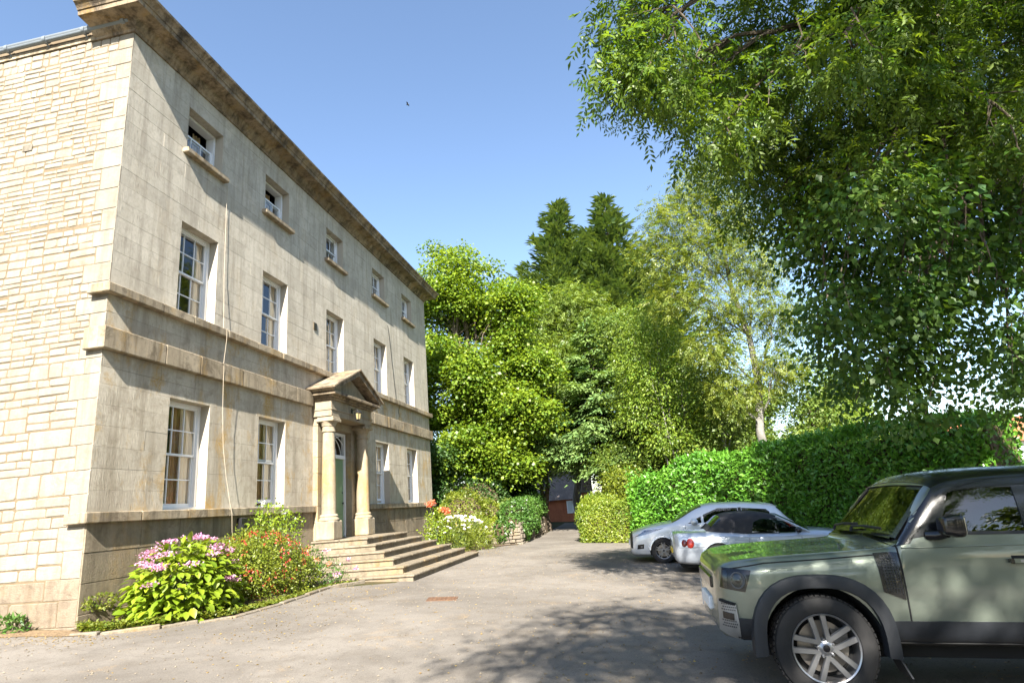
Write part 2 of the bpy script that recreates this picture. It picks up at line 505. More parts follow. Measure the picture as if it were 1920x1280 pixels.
# kerb stones round the near bed
kerb = tag(bpy.data.objects.new('kerb', None), kind='structure'); COL.objects.link(kerb)
kp = [(0.30, -0.37), (0.72, -0.31), (1.30, 0.16), (1.90, 0.95), (1.97, 2.2), (1.86, 4.15), (2.25, 5.05)]
seg = []
for i in range(len(kp) - 1):
    a, b = Vector((*kp[i], 0)), Vector((*kp[i + 1], 0))
    n = max(1, round((b - a).length / 0.55))
    for j in range(n):
        seg.append((a.lerp(b, j / n), a.lerp(b, (j + 1) / n)))
for a, b in seg:
    d = (b - a).length
    mb = MB().cbox(-d / 2 + .008, d / 2 - .008, -0.05, 0.05, -0.08, 0.035 + random.uniform(-.012, .02), 0.014)
    o = mb.build('kerb_stone', 'kerb', kerb)
    c = (a + b) / 2
    o.location = (c.x, c.y, gz(c.x) + 0.01)
    o.rotation_euler = (0, 0, math.atan2(b.y - a.y, b.x - a.x) + random.uniform(-.05, .05))

# ------------------------------------------------------------------ the stone house
L = 17.0
house = thing('stone_house', 'three-storey pale limestone house with rubble side wall, dark cornice and pillared porch', 'house')
YC = 8.2
WY = [1.58, 4.42, 7.69, 11.17, 14.12]     # left edge of each window column
WW = 1.13
GZ0, GZ1 = 1.665, 3.71
FZ0, FZ1 = 5.405, 7.36
TZ0, TZ1 = 8.99, 10.05
openings = []
for i, y in enumerate(WY):
    if i != 2:
        openings.append((y, y + WW, GZ0, GZ1))
    openings.append((y, y + WW, FZ0, FZ1))
    openings.append((y, y + WW, TZ0, TZ1))
DOOR = (7.42, 8.98, 0.77, 3.76)
openings.append(DOOR)

# wall backing with openings; it shows in the joints
def backing():
    ys = sorted(set([0, L] + [o[0] for o in openings] + [o[1] for o in openings]))
    zs = sorted(set([-0.6, 11.0] + [o[2] for o in openings] + [o[3] for o in openings]))
    mb = MB()
    for a, b in zip(ys, ys[1:]):
        for c, d in zip(zs, zs[1:]):
            if any(o[0] - 1e-4 < a and b < o[1] + 1e-4 and o[2] - 1e-4 < c and d < o[3] + 1e-4 for o in openings):
                continue
            mb.add([(-.012, a, c), (-.012, b, c), (-.012, b, d), (-.012, a, d)], [(0, 1, 2, 3)])
    return mb
backing().build('facade_backing', 'joint', house)
mb = MB()
mb.add([(-.012, .004, -.6), (-9, .004, -.6), (-9, .004, 10.9), (-.012, .004, 10.9)], [(0, 1, 2, 3)])
mb.build('side_wall_backing', 'mortar', house)
mb = MB()
mb.add([(-9, 0.012, -.6), (-9, L, -.6), (-9, L, 11), (-9, 0.012, 11)], [(0, 1, 2, 3)])
mb.add([(-.012, L - .002, -.6), (-9, L - .002, -.6), (-9, L - .002, 11), (-.012, L - .002, 11)], [(0, 1, 2, 3)])
mb.build('rear_wall', 'rubble', house)
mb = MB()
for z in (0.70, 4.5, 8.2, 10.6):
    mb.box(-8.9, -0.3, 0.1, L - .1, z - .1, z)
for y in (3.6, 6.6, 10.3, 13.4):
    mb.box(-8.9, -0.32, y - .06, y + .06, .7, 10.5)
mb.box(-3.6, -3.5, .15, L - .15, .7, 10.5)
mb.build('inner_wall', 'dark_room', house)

# ashlar courses
courses = []
def split(z0, z1, n, mat, x=0.0):
    for i in range(n):
        courses.append((z0 + (z1 - z0) * i / n, z0 + (z1 - z0) * (i + 1) / n, mat, x))
split(-0.25, 1.505, 4, 'plinth', 0.025)
split(GZ0 - .005, GZ1, 6, 'ashlar_low')
split(GZ1, 4.275, 2, 'ashlar_low')
split(4.645, 5.245, 2, 'ashlar_low')
split(FZ0 - .01, FZ1, 6, 'ashlar')
split(FZ1, TZ0, 5, 'ashlar')
split(TZ0, TZ1, 3, 'ashlar')
split(TZ1, 10.62, 2, 'ashlar')
blocks = []
rr = random.Random(5)
for ci, (z0, z1, mat, x) in enumerate(courses):
    cuts = [(o[0], o[1]) for o in openings if o[2] < z1 - .02 and o[3] > z0 + .02]
    if z0 < 4.1:
        cuts = [c for c in cuts if not (7.0 < c[0] < 9)] + [(6.95, 9.45)]
    cuts.sort()
    free = []; y = 0.0
    for a, b in cuts:
        free.append((y, a)); y = b
    free.append((y, L))
    for a, b in free:
        if b - a < .05: continue
        n = max(1, round((b - a) / rr.uniform(0.82, 1.18)))
        w_ = (b - a) / n
        e = [a] + [a + w_ * (i + (rr.uniform(.25, .5) if (ci % 2 and n > 1) else rr.uniform(-.2, .2)) * (1 if i < n else 0)) for i in range(1, n)] + [b]
        for p0, p1 in zip(e, e[1:]):
            blocks.append((p0, p1, z0, z1, mat, x))
def block_shape(mb, b, g=0.0009, c=0.0016):
    y0, y1, z0, z1, mat, x = b
    rough = mat == 'plinth'
    if rough: g, c = 0.002, 0.007
    elif rr.random() < .05: g, c = 0.003, 0.004
    y0 += g; y1 -= g; z0 += g; z1 -= g
    if y0 < .01: y0 = -.0
    xf = x + rr.uniform(-.0008, .0014) * (4 if rough else 1)
    F = [(y0 + c, z0 + c), (y1 - c, z0 + c), (y1 - c, z1 - c), (y0 + c, z1 - c)]
    O = [(y0, z0), (y1, z0), (y1, z1), (y0, z1)]
    if y0 == 0.0:
        F[0] = (0, z0 + c); F[3] = (0, z1 - c)
    v = [(xf, *q) for q in F] + [(xf - c, *q) for q in O] + [(-.02, *q) for q in O]
    f = [(0, 1, 2, 3)] + [(i, 4 + i, 4 + (i + 1) % 4, (i + 1) % 4) for i in range(4)] + [(4 + i, 8 + i, 8 + (i + 1) % 4, 4 + (i + 1) % 4) for i in range(4)]
    mb.add(v, f)
def pxarea(pts):
    q = [px(p) for p in pts]
    return 0.5 * abs(sum(q[i][0] * q[(i + 1) % len(q)][1] - q[(i + 1) % len(q)][0] * q[i][1] for i in range(len(q))))
blocks.sort(key=lambda b: -pxarea([(0, b[0], b[2]), (0, b[1], b[2]), (0, b[1], b[3]), (0, b[0], b[3])]))
rest = {}
for i, b in enumerate(blocks):
    if i < 299:
        mb = MB(); block_shape(mb, b)
        mb.build('ashlar_block', b[4], house)
    else:
        block_shape(rest.setdefault(b[4], MB()), b)
for mname, mb in rest.items():
    tag(mb.build('ashlar_block', mname, house), kind='stuff')

# rubble side wall with long-and-short quoins at the corner
rr = random.Random(21)
stones = []
z = -0.25
ql = True
quoins = []
qz = -0.25
while qz < 10.55:
    h = rr.uniform(0.26, 0.44)
    if 1.40 < qz < 1.75: h = 1.75 - qz + .2
    quoins.append((qz, min(qz + h, 10.6), rr.uniform(0.42, 0.66) if ql else rr.uniform(0.26, 0.42)))
    ql = not ql
    qz += h
for q0, q1, wq in quoins:
    H = q1 - q0
    hh = (0.20, 0.30) if q0 < 0.6 else ((0.125, 0.19) if q0 < 4 else (0.10, 0.175))
    wr = (0.5, 0.95) if q0 < 0.6 else ((0.24, 0.50) if q0 < 4 else (0.16, 0.48))
    x = -wq
    while x > -9:
        pw_ = rr.uniform(.45, 1.5)
        n = max(1, round(H / rr.uniform(*hh)))
        if q0 > .6 and rr.random() < .10: n = max(1, n - 1)
        if q0 > 4 and rr.random() < .25: n += 1
        cz = [q0] + sorted(q0 + H * (i / n) + rr.uniform(-.025, .025) for i in range(1, n)) + [q1]
        for z, z1 in zip(cz, cz[1:]):
            m_ = max(1, round(pw_ / (rr.uniform(*wr) * (1.25 if z1 - z > .2 else 1))))
            cx_ = [0] + sorted((i + rr.uniform(-.28, .28)) / m_ for i in range(1, m_)) + [1]
            for a_, b_ in zip(cx_, cx_[1:]):
                stones.append((x - pw_ * b_, x - pw_ * a_, z, z1))
        x -= pw_
def rubble_shape(mb, s, prot=None, gap=None):
    x0, x1, z0, z1 = s
    g = gap if gap is not None else rr.uniform(.006, .013)
    hx, hz = (x1 - x0) / 2 - g, (z1 - z0) / 2 - g
    if hz < .02 or hx < .03: return
    cx, cz = (x0 + x1) / 2, (z0 + z1) / 2
    d = prot if prot is not None else rr.uniform(-.002, .007)
    e = min(hz * .45, .035)
    ring = []
    for sx, sz in ((-1, -1), (1, -1), (1, 1), (-1, 1)):
        e1, e2 = e * rr.uniform(.2, 1.1), e * rr.uniform(.2, 1.1)
        jx, jz = rr.uniform(-.006, .005), rr.uniform(-.008, .005)
        a = (cx + sx * (hx - e1 + jx), cz + sz * (hz + jz))
        b = (cx + sx * (hx + jx), cz + sz * (hz - e2 + jz))
        ring += [b, a] if sx * sz > 0 else [a, b]
    n = len(ring)
    k = 0.013
    inn = [(cx + (x - cx) * (1 - k / hx), cz + (zz - cz) * (1 - k / hz)) for x, zz in ring]
    tilt, tlz = rr.uniform(-.004, .004), rr.uniform(-.005, .005)
    v = [(x, .012, zz) for x, zz in ring] + [(x, -d + .004, zz) for x, zz in ring] + [(x, -d - .004 + tilt * (x - cx) / hx + tlz * (zz - cz) / hz, zz) for x, zz in inn]
    v.append((cx, -d - .006, cz))
    f = []
    for i in range(n):
        j = (i + 1) % n
        f += [(i, j, n + j, n + i), (n + i, n + j, 2 * n + j, 2 * n + i), (2 * n + i, 2 * n + j, 3 * n)]
    mb.add(v, f)
def inview(pts):
    return any(-20 < px(p)[0] < 1940 and -20 < px(p)[1] < 1300 for p in pts)
def s_area(s):
    c = [(s[0], 0, s[2]), (s[1], 0, s[2]), (s[1], 0, s[3]), (s[0], 0, s[3])]
    return pxarea(c) if inview(c) else -pxarea(c) * 0 - 1
stones.sort(key=lambda s: -s_area(s))
mb2 = MB()
for i, s in enumerate(stones):
    if i < 298 and s_area(s) > 0:
        mb = MB(); rubble_shape(mb, s)
        mb.build('rubble_stone', 'rubble_low' if s[2] < .62 else 'rubble', house)
    else:
        rubble_shape(mb2, s)
tag(mb2.build('rubble_stone', 'rubble', house), kind='stuff')
for q0, q1, wd in quoins:
    mb = MB()
    c = 0.008
    x0, x1, z0, z1 = -wd + .004, 0.0, q0 + .003, q1 - .003
    d = rr.uniform(.004, .009)
    F = [(x0 + c, z0 + c), (0, z0 + c), (0, z1 - c), (x0 + c, z1 - c)]
    O = [(x0, z0), (0, z0), (0, z1), (x0, z1)]
    v = [(x, -d, zz) for x, zz in F] + [(x, -d + c, zz) for x, zz in O] + [(x, .012, zz) for x, zz in O]
    mb.add(v, [(0, 1, 2, 3)] + [(i, 4 + i, 4 + (i + 1) % 4, (i + 1) % 4) for i in range(4)] + [(4 + i, 8 + i, 8 + (i + 1) % 4, 4 + (i + 1) % 4) for i in range(4)])
    mb.build('quoin', 'rubble_low' if q0 < .5 else 'quoin', house)
# air brick
mb = MB()
for i in range(7):
    for j in range(4):
        mb.box(-2.19 + i * .031, -2.19 + i * .031 + .012, -.022, -.005, 8.40, 8.53)
for j in range(6):
    mb.box(-2.195, -1.985, -.021, -.006, 8.40 + j * .024, 8.412 + j * .024)
mb.build('air_brick', 'quoin', house)

# projecting bands, each of separate stones
def band(name, z0, z1, p, ret, skip=None, n=15):
    ys = [-p] + [L * i / n + random.uniform(-.2, .2) for i in range(1, n)] + [L + p]
    for a, b in zip(ys, ys[1:]):
        pieces = [(a, b)]
        if skip and a < skip[1] and b > skip[0]:
            pieces = [(a, skip[0])] if a < skip[0] - .05 else []
            if b > skip[1] + .05: pieces.append((skip[1], b))
        for c, d in pieces:
            if c == -p:
                mb = MB().cbox(0.002, p, c, d - .003, z0, z1, .014)
                mb.cbox(-ret, 0.002, -p, 0.0, z0, z1, .014)
            else:
                mb = MB().cbox(-.01, p + random.uniform(-.004, .004), c + .003, d - .003, z0 + random.uniform(-.003, .003), z1 + random.uniform(-.003, .003), .014)
            mb.build(name, 'band', house)
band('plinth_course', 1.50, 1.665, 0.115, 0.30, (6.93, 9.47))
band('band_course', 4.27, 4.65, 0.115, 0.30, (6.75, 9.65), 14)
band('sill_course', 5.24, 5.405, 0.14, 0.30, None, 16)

# cornice
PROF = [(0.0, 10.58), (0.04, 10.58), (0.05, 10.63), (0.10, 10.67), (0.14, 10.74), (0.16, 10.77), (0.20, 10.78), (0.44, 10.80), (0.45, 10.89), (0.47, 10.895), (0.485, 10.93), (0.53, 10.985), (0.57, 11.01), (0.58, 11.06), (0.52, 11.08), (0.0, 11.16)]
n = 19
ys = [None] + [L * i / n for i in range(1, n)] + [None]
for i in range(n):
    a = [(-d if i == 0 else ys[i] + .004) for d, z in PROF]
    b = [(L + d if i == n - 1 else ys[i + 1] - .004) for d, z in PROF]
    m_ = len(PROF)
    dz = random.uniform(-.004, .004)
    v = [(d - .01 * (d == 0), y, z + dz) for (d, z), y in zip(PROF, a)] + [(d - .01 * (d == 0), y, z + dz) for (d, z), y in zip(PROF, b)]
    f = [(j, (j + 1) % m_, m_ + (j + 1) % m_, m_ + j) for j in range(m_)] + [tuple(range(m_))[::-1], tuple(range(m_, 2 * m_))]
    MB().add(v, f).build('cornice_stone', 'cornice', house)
for side in (0, 1):
    m_ = len(PROF)
    sg = -1 if side == 0 else 1
    y0 = 0 if side == 0 else L
    v = [(d - .003, y0 + sg * d, z + .001) for d, z in PROF] + [(-.85, y0 + sg * d, z + .001) for d, z in PROF]
    f = [(j, (j + 1) % m_, m_ + (j + 1) % m_, m_ + j) for j in range(m_)] + [tuple(range(m_))[::-1], tuple(range(m_, 2 * m_))]
    MB().add(v, f).build('cornice_stone', 'cornice', house)
# roof
mb = MB()
r0 = [(0.3, .25, 11.12), (0.3, L - .25, 11.12), (-9.2, L - .25, 10.85), (-9.2, .25, 10.85)]
rd = [(-4.4, 4.2, 13.4), (-4.4, L - 4.2, 13.4)]
mb.add(r0 + rd, [(0, 1, 5, 4), (1, 2, 5), (2, 3, 4, 5), (3, 0, 4)])
mb.build('roof', 'slate', house)
mb = MB()
mb.box(-9.0, -.03, -.035, .01, 10.6, 10.70)
mb.build('eaves_course', 'band', house)
g = MB()
n = 10
gp = [(math.cos(math.radians(180 + 180 * i / n)) * .068, math.sin(math.radians(180 + 180 * i / n)) * .068) for i in range(n + 1)]
gp += [(x * .93, zz * .93) for x, zz in reversed(gp)]
gp = [(-.115 + x, 10.815 + zz) for x, zz in gp]
g.prism([(y, zz) for y, zz in gp], 'x', -9.2, -0.03)
g.tube([(-9.2, -.115, 10.775), (-.03, -.115, 10.775)], .052, 14)
gut = g.build('gutter', 'gutter', house)
for x in [-.14, -1.02, -1.9, -2.78, -3.66, -4.54, -5.4]:
    mb = MB().tube([(x - .035, -.115, 10.785), (x + .035, -.115, 10.785)], .076, 16)
    mb.tube([(x, -.09, 10.72), (x, -.01, 10.66)], .016, 6)
    mb.build('gutter_bracket', 'gutter', gut)

# ---------------- windows
def unit(name, mb_fn):
    mb = MB(); mb_fn(mb); return mb
def pane_mesh(w_, h_):
    me = bpy.data.meshes.new('pane')
    me.from_pydata([(0, 0, 0), (0, w_, 0), (0, w_, h_), (0, 0, h_), (-.004, 0, 0), (-.004, w_, 0), (-.004, w_, h_), (-.004, 0, h_)], [],
                   [(0, 1, 2, 3), (7, 6, 5, 4), (0, 4, 5, 1), (1, 5, 6, 2), (2, 6, 7, 3), (3, 7, 4, 0)])
    me.materials.append(M['pane'])
    return me
pane_cache = {}
def sash(win, y0, y1, z0, z1, x, cols, rows, bottom=.055):
    mb = MB()
    st = .045; bar = .020; dp = .035
    mb.box(x - dp, x, y0, y0 + st, z0, z1)
    mb.box(x - dp, x, y1 - st, y1, z0, z1)
    mb.box(x - dp, x - .001, y0 + st, y1 - st, z0, z0 + bottom)
    mb.box(x - dp, x - .001, y0 + st, y1 - st, z1 - .04, z1)
    iy0, iy1, iz0, iz1 = y0 + st, y1 - st, z0 + bottom, z1 - .04
    pw = (iy1 - iy0 - bar * (cols - 1)) / cols
    ph = (iz1 - iz0 - bar * (rows - 1)) / rows
    for c in range(1, cols):
        yy = iy0 + c * pw + (c - 1) * bar
        mb.box(x - dp + .004, x - .004, yy, yy + bar, iz0, iz1)
    for r in range(1, rows):
        zz = iz0 + r * ph + (r - 1) * bar
        for c in range(cols):
            yy = iy0 + c * (pw + bar)
            mb.box(x - dp + .004, x - .005, yy, yy + pw, zz, zz + bar)
    mb.build('sash', 'white_paint', win)
    key = (round(pw, 4), round(ph, 4))
    if key not in pane_cache: pane_cache[key] = pane_mesh(pw, ph)
    for c in range(cols):
        for r in range(rows):
            o = link('pane', pane_cache[key], None, win)
            o.location = (x - .016, iy0 + c * (pw + bar), iz0 + r * (ph + bar))
            o.rotation_euler = (0, math.radians(random.uniform(-.5, .5)), math.radians(random.uniform(-.6, .6)))
def drape(win, y0, y1, z0, z1, x, mat, folds, gather=None):
    """wavy curtain; gather narrows its foot towards y"""
    ny, nz = folds * 6, 10
    v = []
    for j in range(nz + 1):
        t = j / nz
        for i in range(ny + 1):
            s = i / ny
            yy = y0 + (y1 - y0) * s
            if gather is not None:
                yy = gather + (yy - gather) * (0.35 + .65 * t ** 1.5)
            v.append((x + .035 * math.sin(s * folds * 2 * math.pi) + .01 * math.sin(7 * s + 3 * t), yy, z0 + (z1 - z0) * t))
    f = [(j * (ny + 1) + i, j * (ny + 1) + i + 1, (j + 1) * (ny + 1) + i + 1, (j + 1) * (ny + 1) + i) for j in range(nz) for i in range(ny)]
    MB().add(v, f, True).build('curtain', mat, win, sharp=None)
def window(y0, y1, z0, z1, kind, wi):
    win = bpy.data.objects.new('window', None); COL.objects.link(win); win.parent = house
    D = .28
    for nm, mt, q in (('reveal', 'reveal', [(.0, y0, z0), (-D, y0, z0), (-D, y0, z1), (.0, y0, z1)]),
                      ('reveal', 'reveal', [(.0, y1, z0), (.0, y1, z1), (-D, y1, z1), (-D, y1, z0)]),
                      ('lintel_soffit', 'ashlar', [(.0, y0, z1), (-D, y0, z1), (-D, y1, z1), (.0, y1, z1)]),
                      ('sill_bed', 'band', [(.0, y0, z0), (.0, y1, z0), (-D, y1, z0), (-D, y0, z0)])):
        MB().add(q, [(0, 1, 2, 3)]).build(nm, mt, win)
    fr = .06
    mb = MB()
    mb.box(-D - .12, -D + .075, y0 + .002, y0 + fr, z0 + .002, z1 - .002)
    mb.box(-D - .12, -D + .075, y1 - fr, y1 - .002, z0 + .002, z1 - .002)
    mb.box(-D - .12, -D + .073, y0 + fr, y1 - fr, z1 - fr * .9, z1 - .003)
    mb.box(-D - .12, -D + .085, y0 + .003, y1 - .003, z0 + .003, z0 + .055)
    mb.build('frame', 'white_paint', win)
    ya, yb = y0 + fr, y1 - fr
    zm = (z0 + z1) / 2 + .02
    if kind == 'full':
        sash(win, ya, yb, zm - .02, z1 - .055, -D + .035, 3, 2, .04)
        lift = .06 if wi in (1, 3) else 0.0
        sash(win, ya, yb, z0 + .056 + lift, zm + .02 + lift, -D - .005, 3, 2, .075)
        cm = 'curtain' if z0 < 3 else 'curtain_pale'
        drape(win, y0 + .02, y0 + .40, z0 - .1, z1 + .1, -D - .09, cm, 4)
        if z0 < 3: drape(win, y0 + .55, y1 + .05, z0 - .1, z1 + .1, -D - .14, 'curtain' if z0 < 3 else 'curtain_pale', 6)
        drape(win, y1 - (.40 if z0 < 3 else .26), y1 + .02, z0 - .1, z1 + .1, -D - .075, 'curtain_pale', 4)
    elif kind == 'open':
        sash(win, ya, yb, z0 + .056, zm + .03, -D - .005, 3, 1, .05)
        sash(win, ya, yb, z0 + .12, zm + .06, -D + .035, 3, 1, .04)
        drape(win, y1 - .3, y1 - .03, z0, z1, -D - .3, 'curtain_pale', 3)
    else:
        sash(win, ya, yb, zm - .02, z1 - .055, -D + .035, 3, 1, .04)
        sash(win, ya, yb, z0 + .056, zm + .02, -D - .005, 3, 1, .06)
        drape(win, y1 - .35, y1 - .03, z0, z1, -D - .3, 'curtain_pale', 3)
    if z0 > 8:
        MB().cbox(-.02, .13, y0 - .12, y1 + .12, z0 - .115, z0 + .002, .016).build('sill', 'band', win)
for i, y in enumerate(WY):
    if i != 2:
        window(y, y + WW, GZ0, GZ1, 'full', i)
    window(y, y + WW, FZ0, FZ1, 'full', i + 5)
    window(y, y + WW, TZ0, TZ1, 'open' if i < 2 else 'small', i)

# ---------------- door and porch
door = bpy.data.objects.new('door', None); COL.objects.link(door); door.parent = house
DX = -.10
y0, y1 = DOOR[0] + .07, DOOR[1] - .07
MB().box(DX - .05, DX, y0, y1, .78, 2.985).build('leaf', 'green_door', door)
for (a, b) in ((.12, .64), (.78, 1.30)):
    for (c, d) in ((.12, .62), (.74, 1.42), (1.54, 2.10)):
        mb = MB()
        mb.cbox(DX + .001, DX + .008, y0 + a - .02, y0 + b + .02, .78 + c - .02, .78 + d + .02, .004)
        mb.cbox(DX + .007, DX + .016, y0 + a + .02, y0 + b - .02, .78 + c + .02, .78 + d - .02, .006)
        mb.build('door_panel', 'green_door', door)
mb = MB()
mb.box(DX - .06, DX + .05, DOOR[0], y0, .775, 3.74)
mb.box(DX - .06, DX + .05, y1, DOOR[1], .775, 3.74)
mb.box(DX - .06, DX + .07, y0, y1, 2.99, 3.09)
mb.box(DX - .06, DX + .05, y0, y1, 3.68, 3.74)
mb.build('door_frame', 'white_paint', door)
mb = MB()
mb.lathe([(.0, .055), (.028, .05), (.032, .035), (.016, .02), (.016, 0)], 12, (DX, y1 - .08, 1.72), 'x')
mb.lathe([(.0, .03), (.02, .03), (.02, 0)], 10, (DX, y1 - .08, 2.02), 'x')
mb.build('door_knob', 'black_metal', door)
mb = MB().box(DX, DX + .012, (y0 + y1) / 2 - .13, (y0 + y1) / 2 + .13, 1.62, 1.69)
mb.build('letter_plate', 'brass', door)
fan = link('fanlight_pane', pane_mesh(y1 - y0, .59), None, door)
fan.location = (DX, y0, 3.09)
mb = MB()
for c, s in ((y0, 1), (y1, -1), (y0 + .3, 1), (y1 - .3, -1), (y0 + .6, 1), (y1 - .6, -1)):
    pts = []
    for i in range(9):
        t = math.radians(90 * i / 8)
        yy = c + s * .95 * math.sin(t); zz = 3.09 + .585 * math.cos(t)
        if y0 <= yy <= y1: pts.append((DX + .012, yy, zz))
    if len(pts) > 1: mb.tube(pts, .011, 6)
mb.build('fanlight_tracery', 'white_paint', door)
for q in ([(.14, DOOR[0], .77), (DX, DOOR[0], .77), (DX, DOOR[0], 3.76), (.14, DOOR[0], 3.76)],
          [(.14, DOOR[1], .77), (DX, DOOR[1], .77), (DX, DOOR[1], 3.76), (.14, DOOR[1], 3.76)],
          [(.14, DOOR[0], 3.76), (DX, DOOR[0], 3.76), (DX, DOOR[1], 3.76), (.14, DOOR[1], 3.76)]):
    MB().add(q, [(0, 1, 2, 3)]).build('door_reveal', 'porch', door)

porch = bpy.data.objects.new('porch', None); COL.objects.link(porch); porch.parent = house
for a, b in ((6.93, DOOR[0]), (DOOR[1], 9.47)):
    zc = [.77, 1.22] + [1.22 + (3.76 - 1.22) * i / 6 for i in range(1, 7)] + [3.985]
    for c, d in zip(zc, zc[1:]):
        MB().cbox(-.01, .14 + random.uniform(-.002, .002), a + (.0 if a < 7 else .001), b - .001, c + .002, d - .002, .006).build('pier_stone', 'porch', porch)
MB().cbox(-.01, .138, DOOR[0], DOOR[1], 3.765, 3.985, .006).build('door_lintel', 'porch', porch)
for yy in (YC - 1.07, YC + 1.07):
    xx = .36
    mb = MB().cbox(xx - .26, xx + .26, yy - .26, yy + .26, .765, 1.25, .03)
    mb.build('pedestal', 'porch', porch)
    prof = [(.262, 1.25), (.268, 1.275), (.262, 1.30), (.235, 1.32), (.228, 1.345), (.24, 1.37), (.225, 1.395), (.207, 1.42)]
    for i in range(13):
        t = i / 12
        prof.append((.190 - .034 * t ** 1.7, 1.42 + (3.58 - 1.42) * t))
    prof += [(.185, 3.585), (.187, 3.61), (.170, 3.62), (.170, 3.73), (.190, 3.74), (.192, 3.765), (.205, 3.79), (.235, 3.85), (.0, 3.851)]
    mb = MB().lathe(prof, 28, (xx, yy, 0))
    mb.build('column', 'porch', porch, sharp=50)
    MB().cbox(xx - .25, xx + .25, yy - .25, yy + .25, 3.852, 3.93, .012).cbox(xx - .23, xx + .23, yy - .23, yy + .23, 3.925, 3.985, .012).build('capital', 'porch', porch)
HWD = 1.33
MB().cbox(.0, .57, YC - HWD, YC + HWD, 3.99, 4.16, .01).cbox(.0, .59, YC - HWD - .02, YC + HWD + .02, 4.155, 4.20, .008).build('architrave', 'porch', porch)
MB().cbox(.0, .56, YC - HWD + .01, YC + HWD - .01, 4.20, 4.44, .01).build('frieze', 'porch', porch)
mb = MB()
mb.cbox(.0, .62, YC - HWD - .05, YC + HWD + .05, 4.44, 4.50, .012)
mb.cbox(.0, .68, YC - HWD - .11, YC + HWD + .11, 4.498, 4.55, .012)
mb.cbox(.0, .78, YC - HWD - .20, YC + HWD + .20, 4.548, 4.63, .012)
mb.build('porch_cornice', 'cornice', porch)
e = HWD + .20
pk = 5.30
MB().prism([(YC - e + .14, 4.63), (YC + e - .14, 4.63), (YC, pk - .10)], 'x', .0, .52).build('tympanum', 'porch', porch)
for s in (-1, 1):
    mb = MB()
    a = Vector((0, YC + s * (e + .05), 4.632)); b = Vector((0, YC, pk))
    d = (b - a).normalized(); nn = Vector((0, -d.z * s * -1, d.y * s * -1))
    nn = Vector((0, -d.z, d.y)) if d.y > 0 else Vector((0, d.z, -d.y))
    up = nn * .15
    poly = [a, b, b + Vector((0, 0, up.length / max(.2, nn.z))), a + up * .55 - d * .02]
    mb.prism([(p.y, p.z) for p in poly], 'x', .0, .79)
    mb.prism([(p.y - 0, p.z + .0) for p in [a + up * .62 - d * .06, b + Vector((0, 0, up.length / max(.2, nn.z))), b + Vector((0, 0, up.length / max(.2, nn.z) + .045)), a + up * .62 - d * .06 + nn * .045]], 'x', .0, .85)
    mb.build('raking_cornice', 'cornice', porch)

# ---------------- entrance steps
steps = thing('entrance_steps', 'worn stone flight of six wide steps spreading from the porch', 'steps', (0, YC, 0))
for i in range(6):
    zt = .77 - .16 * i
    xe = 1.60 + .35 * i
    hl = 1.45 + .31 * i
    st = MB().box(.03, xe - .03, -hl + .03, hl - .03, zt - .16 - (.3 if i == 5 else .001), zt - .055 + .0007 * i).build('step', 'step', steps)
    st.location = (0, 0, 0)
    # front slabs and end slabs with nosing
    n = 3 + (i > 2)
    ys_ = [-hl + .36] + [-hl + .36 + (2 * hl - .72) * j / n + random.uniform(-.12, .12) for j in range(1, n)] + [hl - .36]
    for a, b in zip(ys_, ys_[1:]):
        MB().cbox(xe - .42, xe + random.uniform(-.008, .006), a + .003, b - .003, zt - .056, zt + random.uniform(-.004, .003), .018).build('tread_slab', 'step', st)
    for s in (-1, 1):
        a, b = (-hl, -hl + .36) if s < 0 else (hl - .36, hl)
        xs_ = [.04, (xe - .0) * .5 + random.uniform(-.2, .2), xe + .003]
        for c, d in zip(xs_, xs_[1:]):
            MB().cbox(c + .003, d - .003, a + random.uniform(-.006, .004), b, zt - .056, zt + random.uniform(-.004, .003), .018).build('tread_slab', 'step', st)
    if i == 0:
        MB().box(.05, xe - .42, -hl + .36, hl - .36, zt - .06, zt - .004).build('landing_slab', 'step', st)

# ---------------- small fixtures on the house
lan = thing('wall_lantern', 'small black lantern hanging on the porch frieze above the door', 'lantern', (.60, 8.12, 4.10))
mb = MB().tube([(-.03, 0, .18), (.10, 0, .22), (.17, 0, .16)], .012, 6).box(-.03, -.012, -.04, .04, .1, .24)
mb.build('bracket', 'black_metal', lan)
MB().lathe([(.0, .17), (.05, .16), (.11, .115), (.115, .10), (0, .10)], 6, (.17, 0, 0)).build('lantern_cap', 'black_metal', lan)
MB().lathe([(.0, .10), (.088, .10), (.058, -.09), (0, -.09)], 6, (.17, 0, 0), smooth=False).build('lantern_glass', 'amber', lan)
mb = MB()
for q in range(6):
    t = 2 * math.pi * q / 6
    mb.tube([(.17 + .092 * math.cos(t), .092 * math.sin(t), .10), (.17 + .062 * math.cos(t), .062 * math.sin(t), -.09)], .007, 5)
mb.lathe([(.0, -.085), (.066, -.085), (.066, -.10), (.02, -.13), (0, -.13)], 6, (.17, 0, 0))
mb.build('lantern_frame', 'black_metal', lan)
pl = thing('name_plaque', 'small pale plaque on the wall to the right of the porch', 'plaque', (.004, 10.05, 2.40))
MB().cbox(0, .012, -.16, .16, -.10, .10, .004).build('plate', 'white_paint', pl)
mb = MB()
for z_ in (-.045, .02, .05):
    mb.box(.0121, .0135, -.12, .12, z_ - .008, z_ + .008)
mb.build('lettering', 'black_metal', pl)
def cable(name, label, pts, r, mat='cable'):
    mb = MB().tube(pts, r, 6)
    return tag(mb.build(name, mat), label, 'cable')
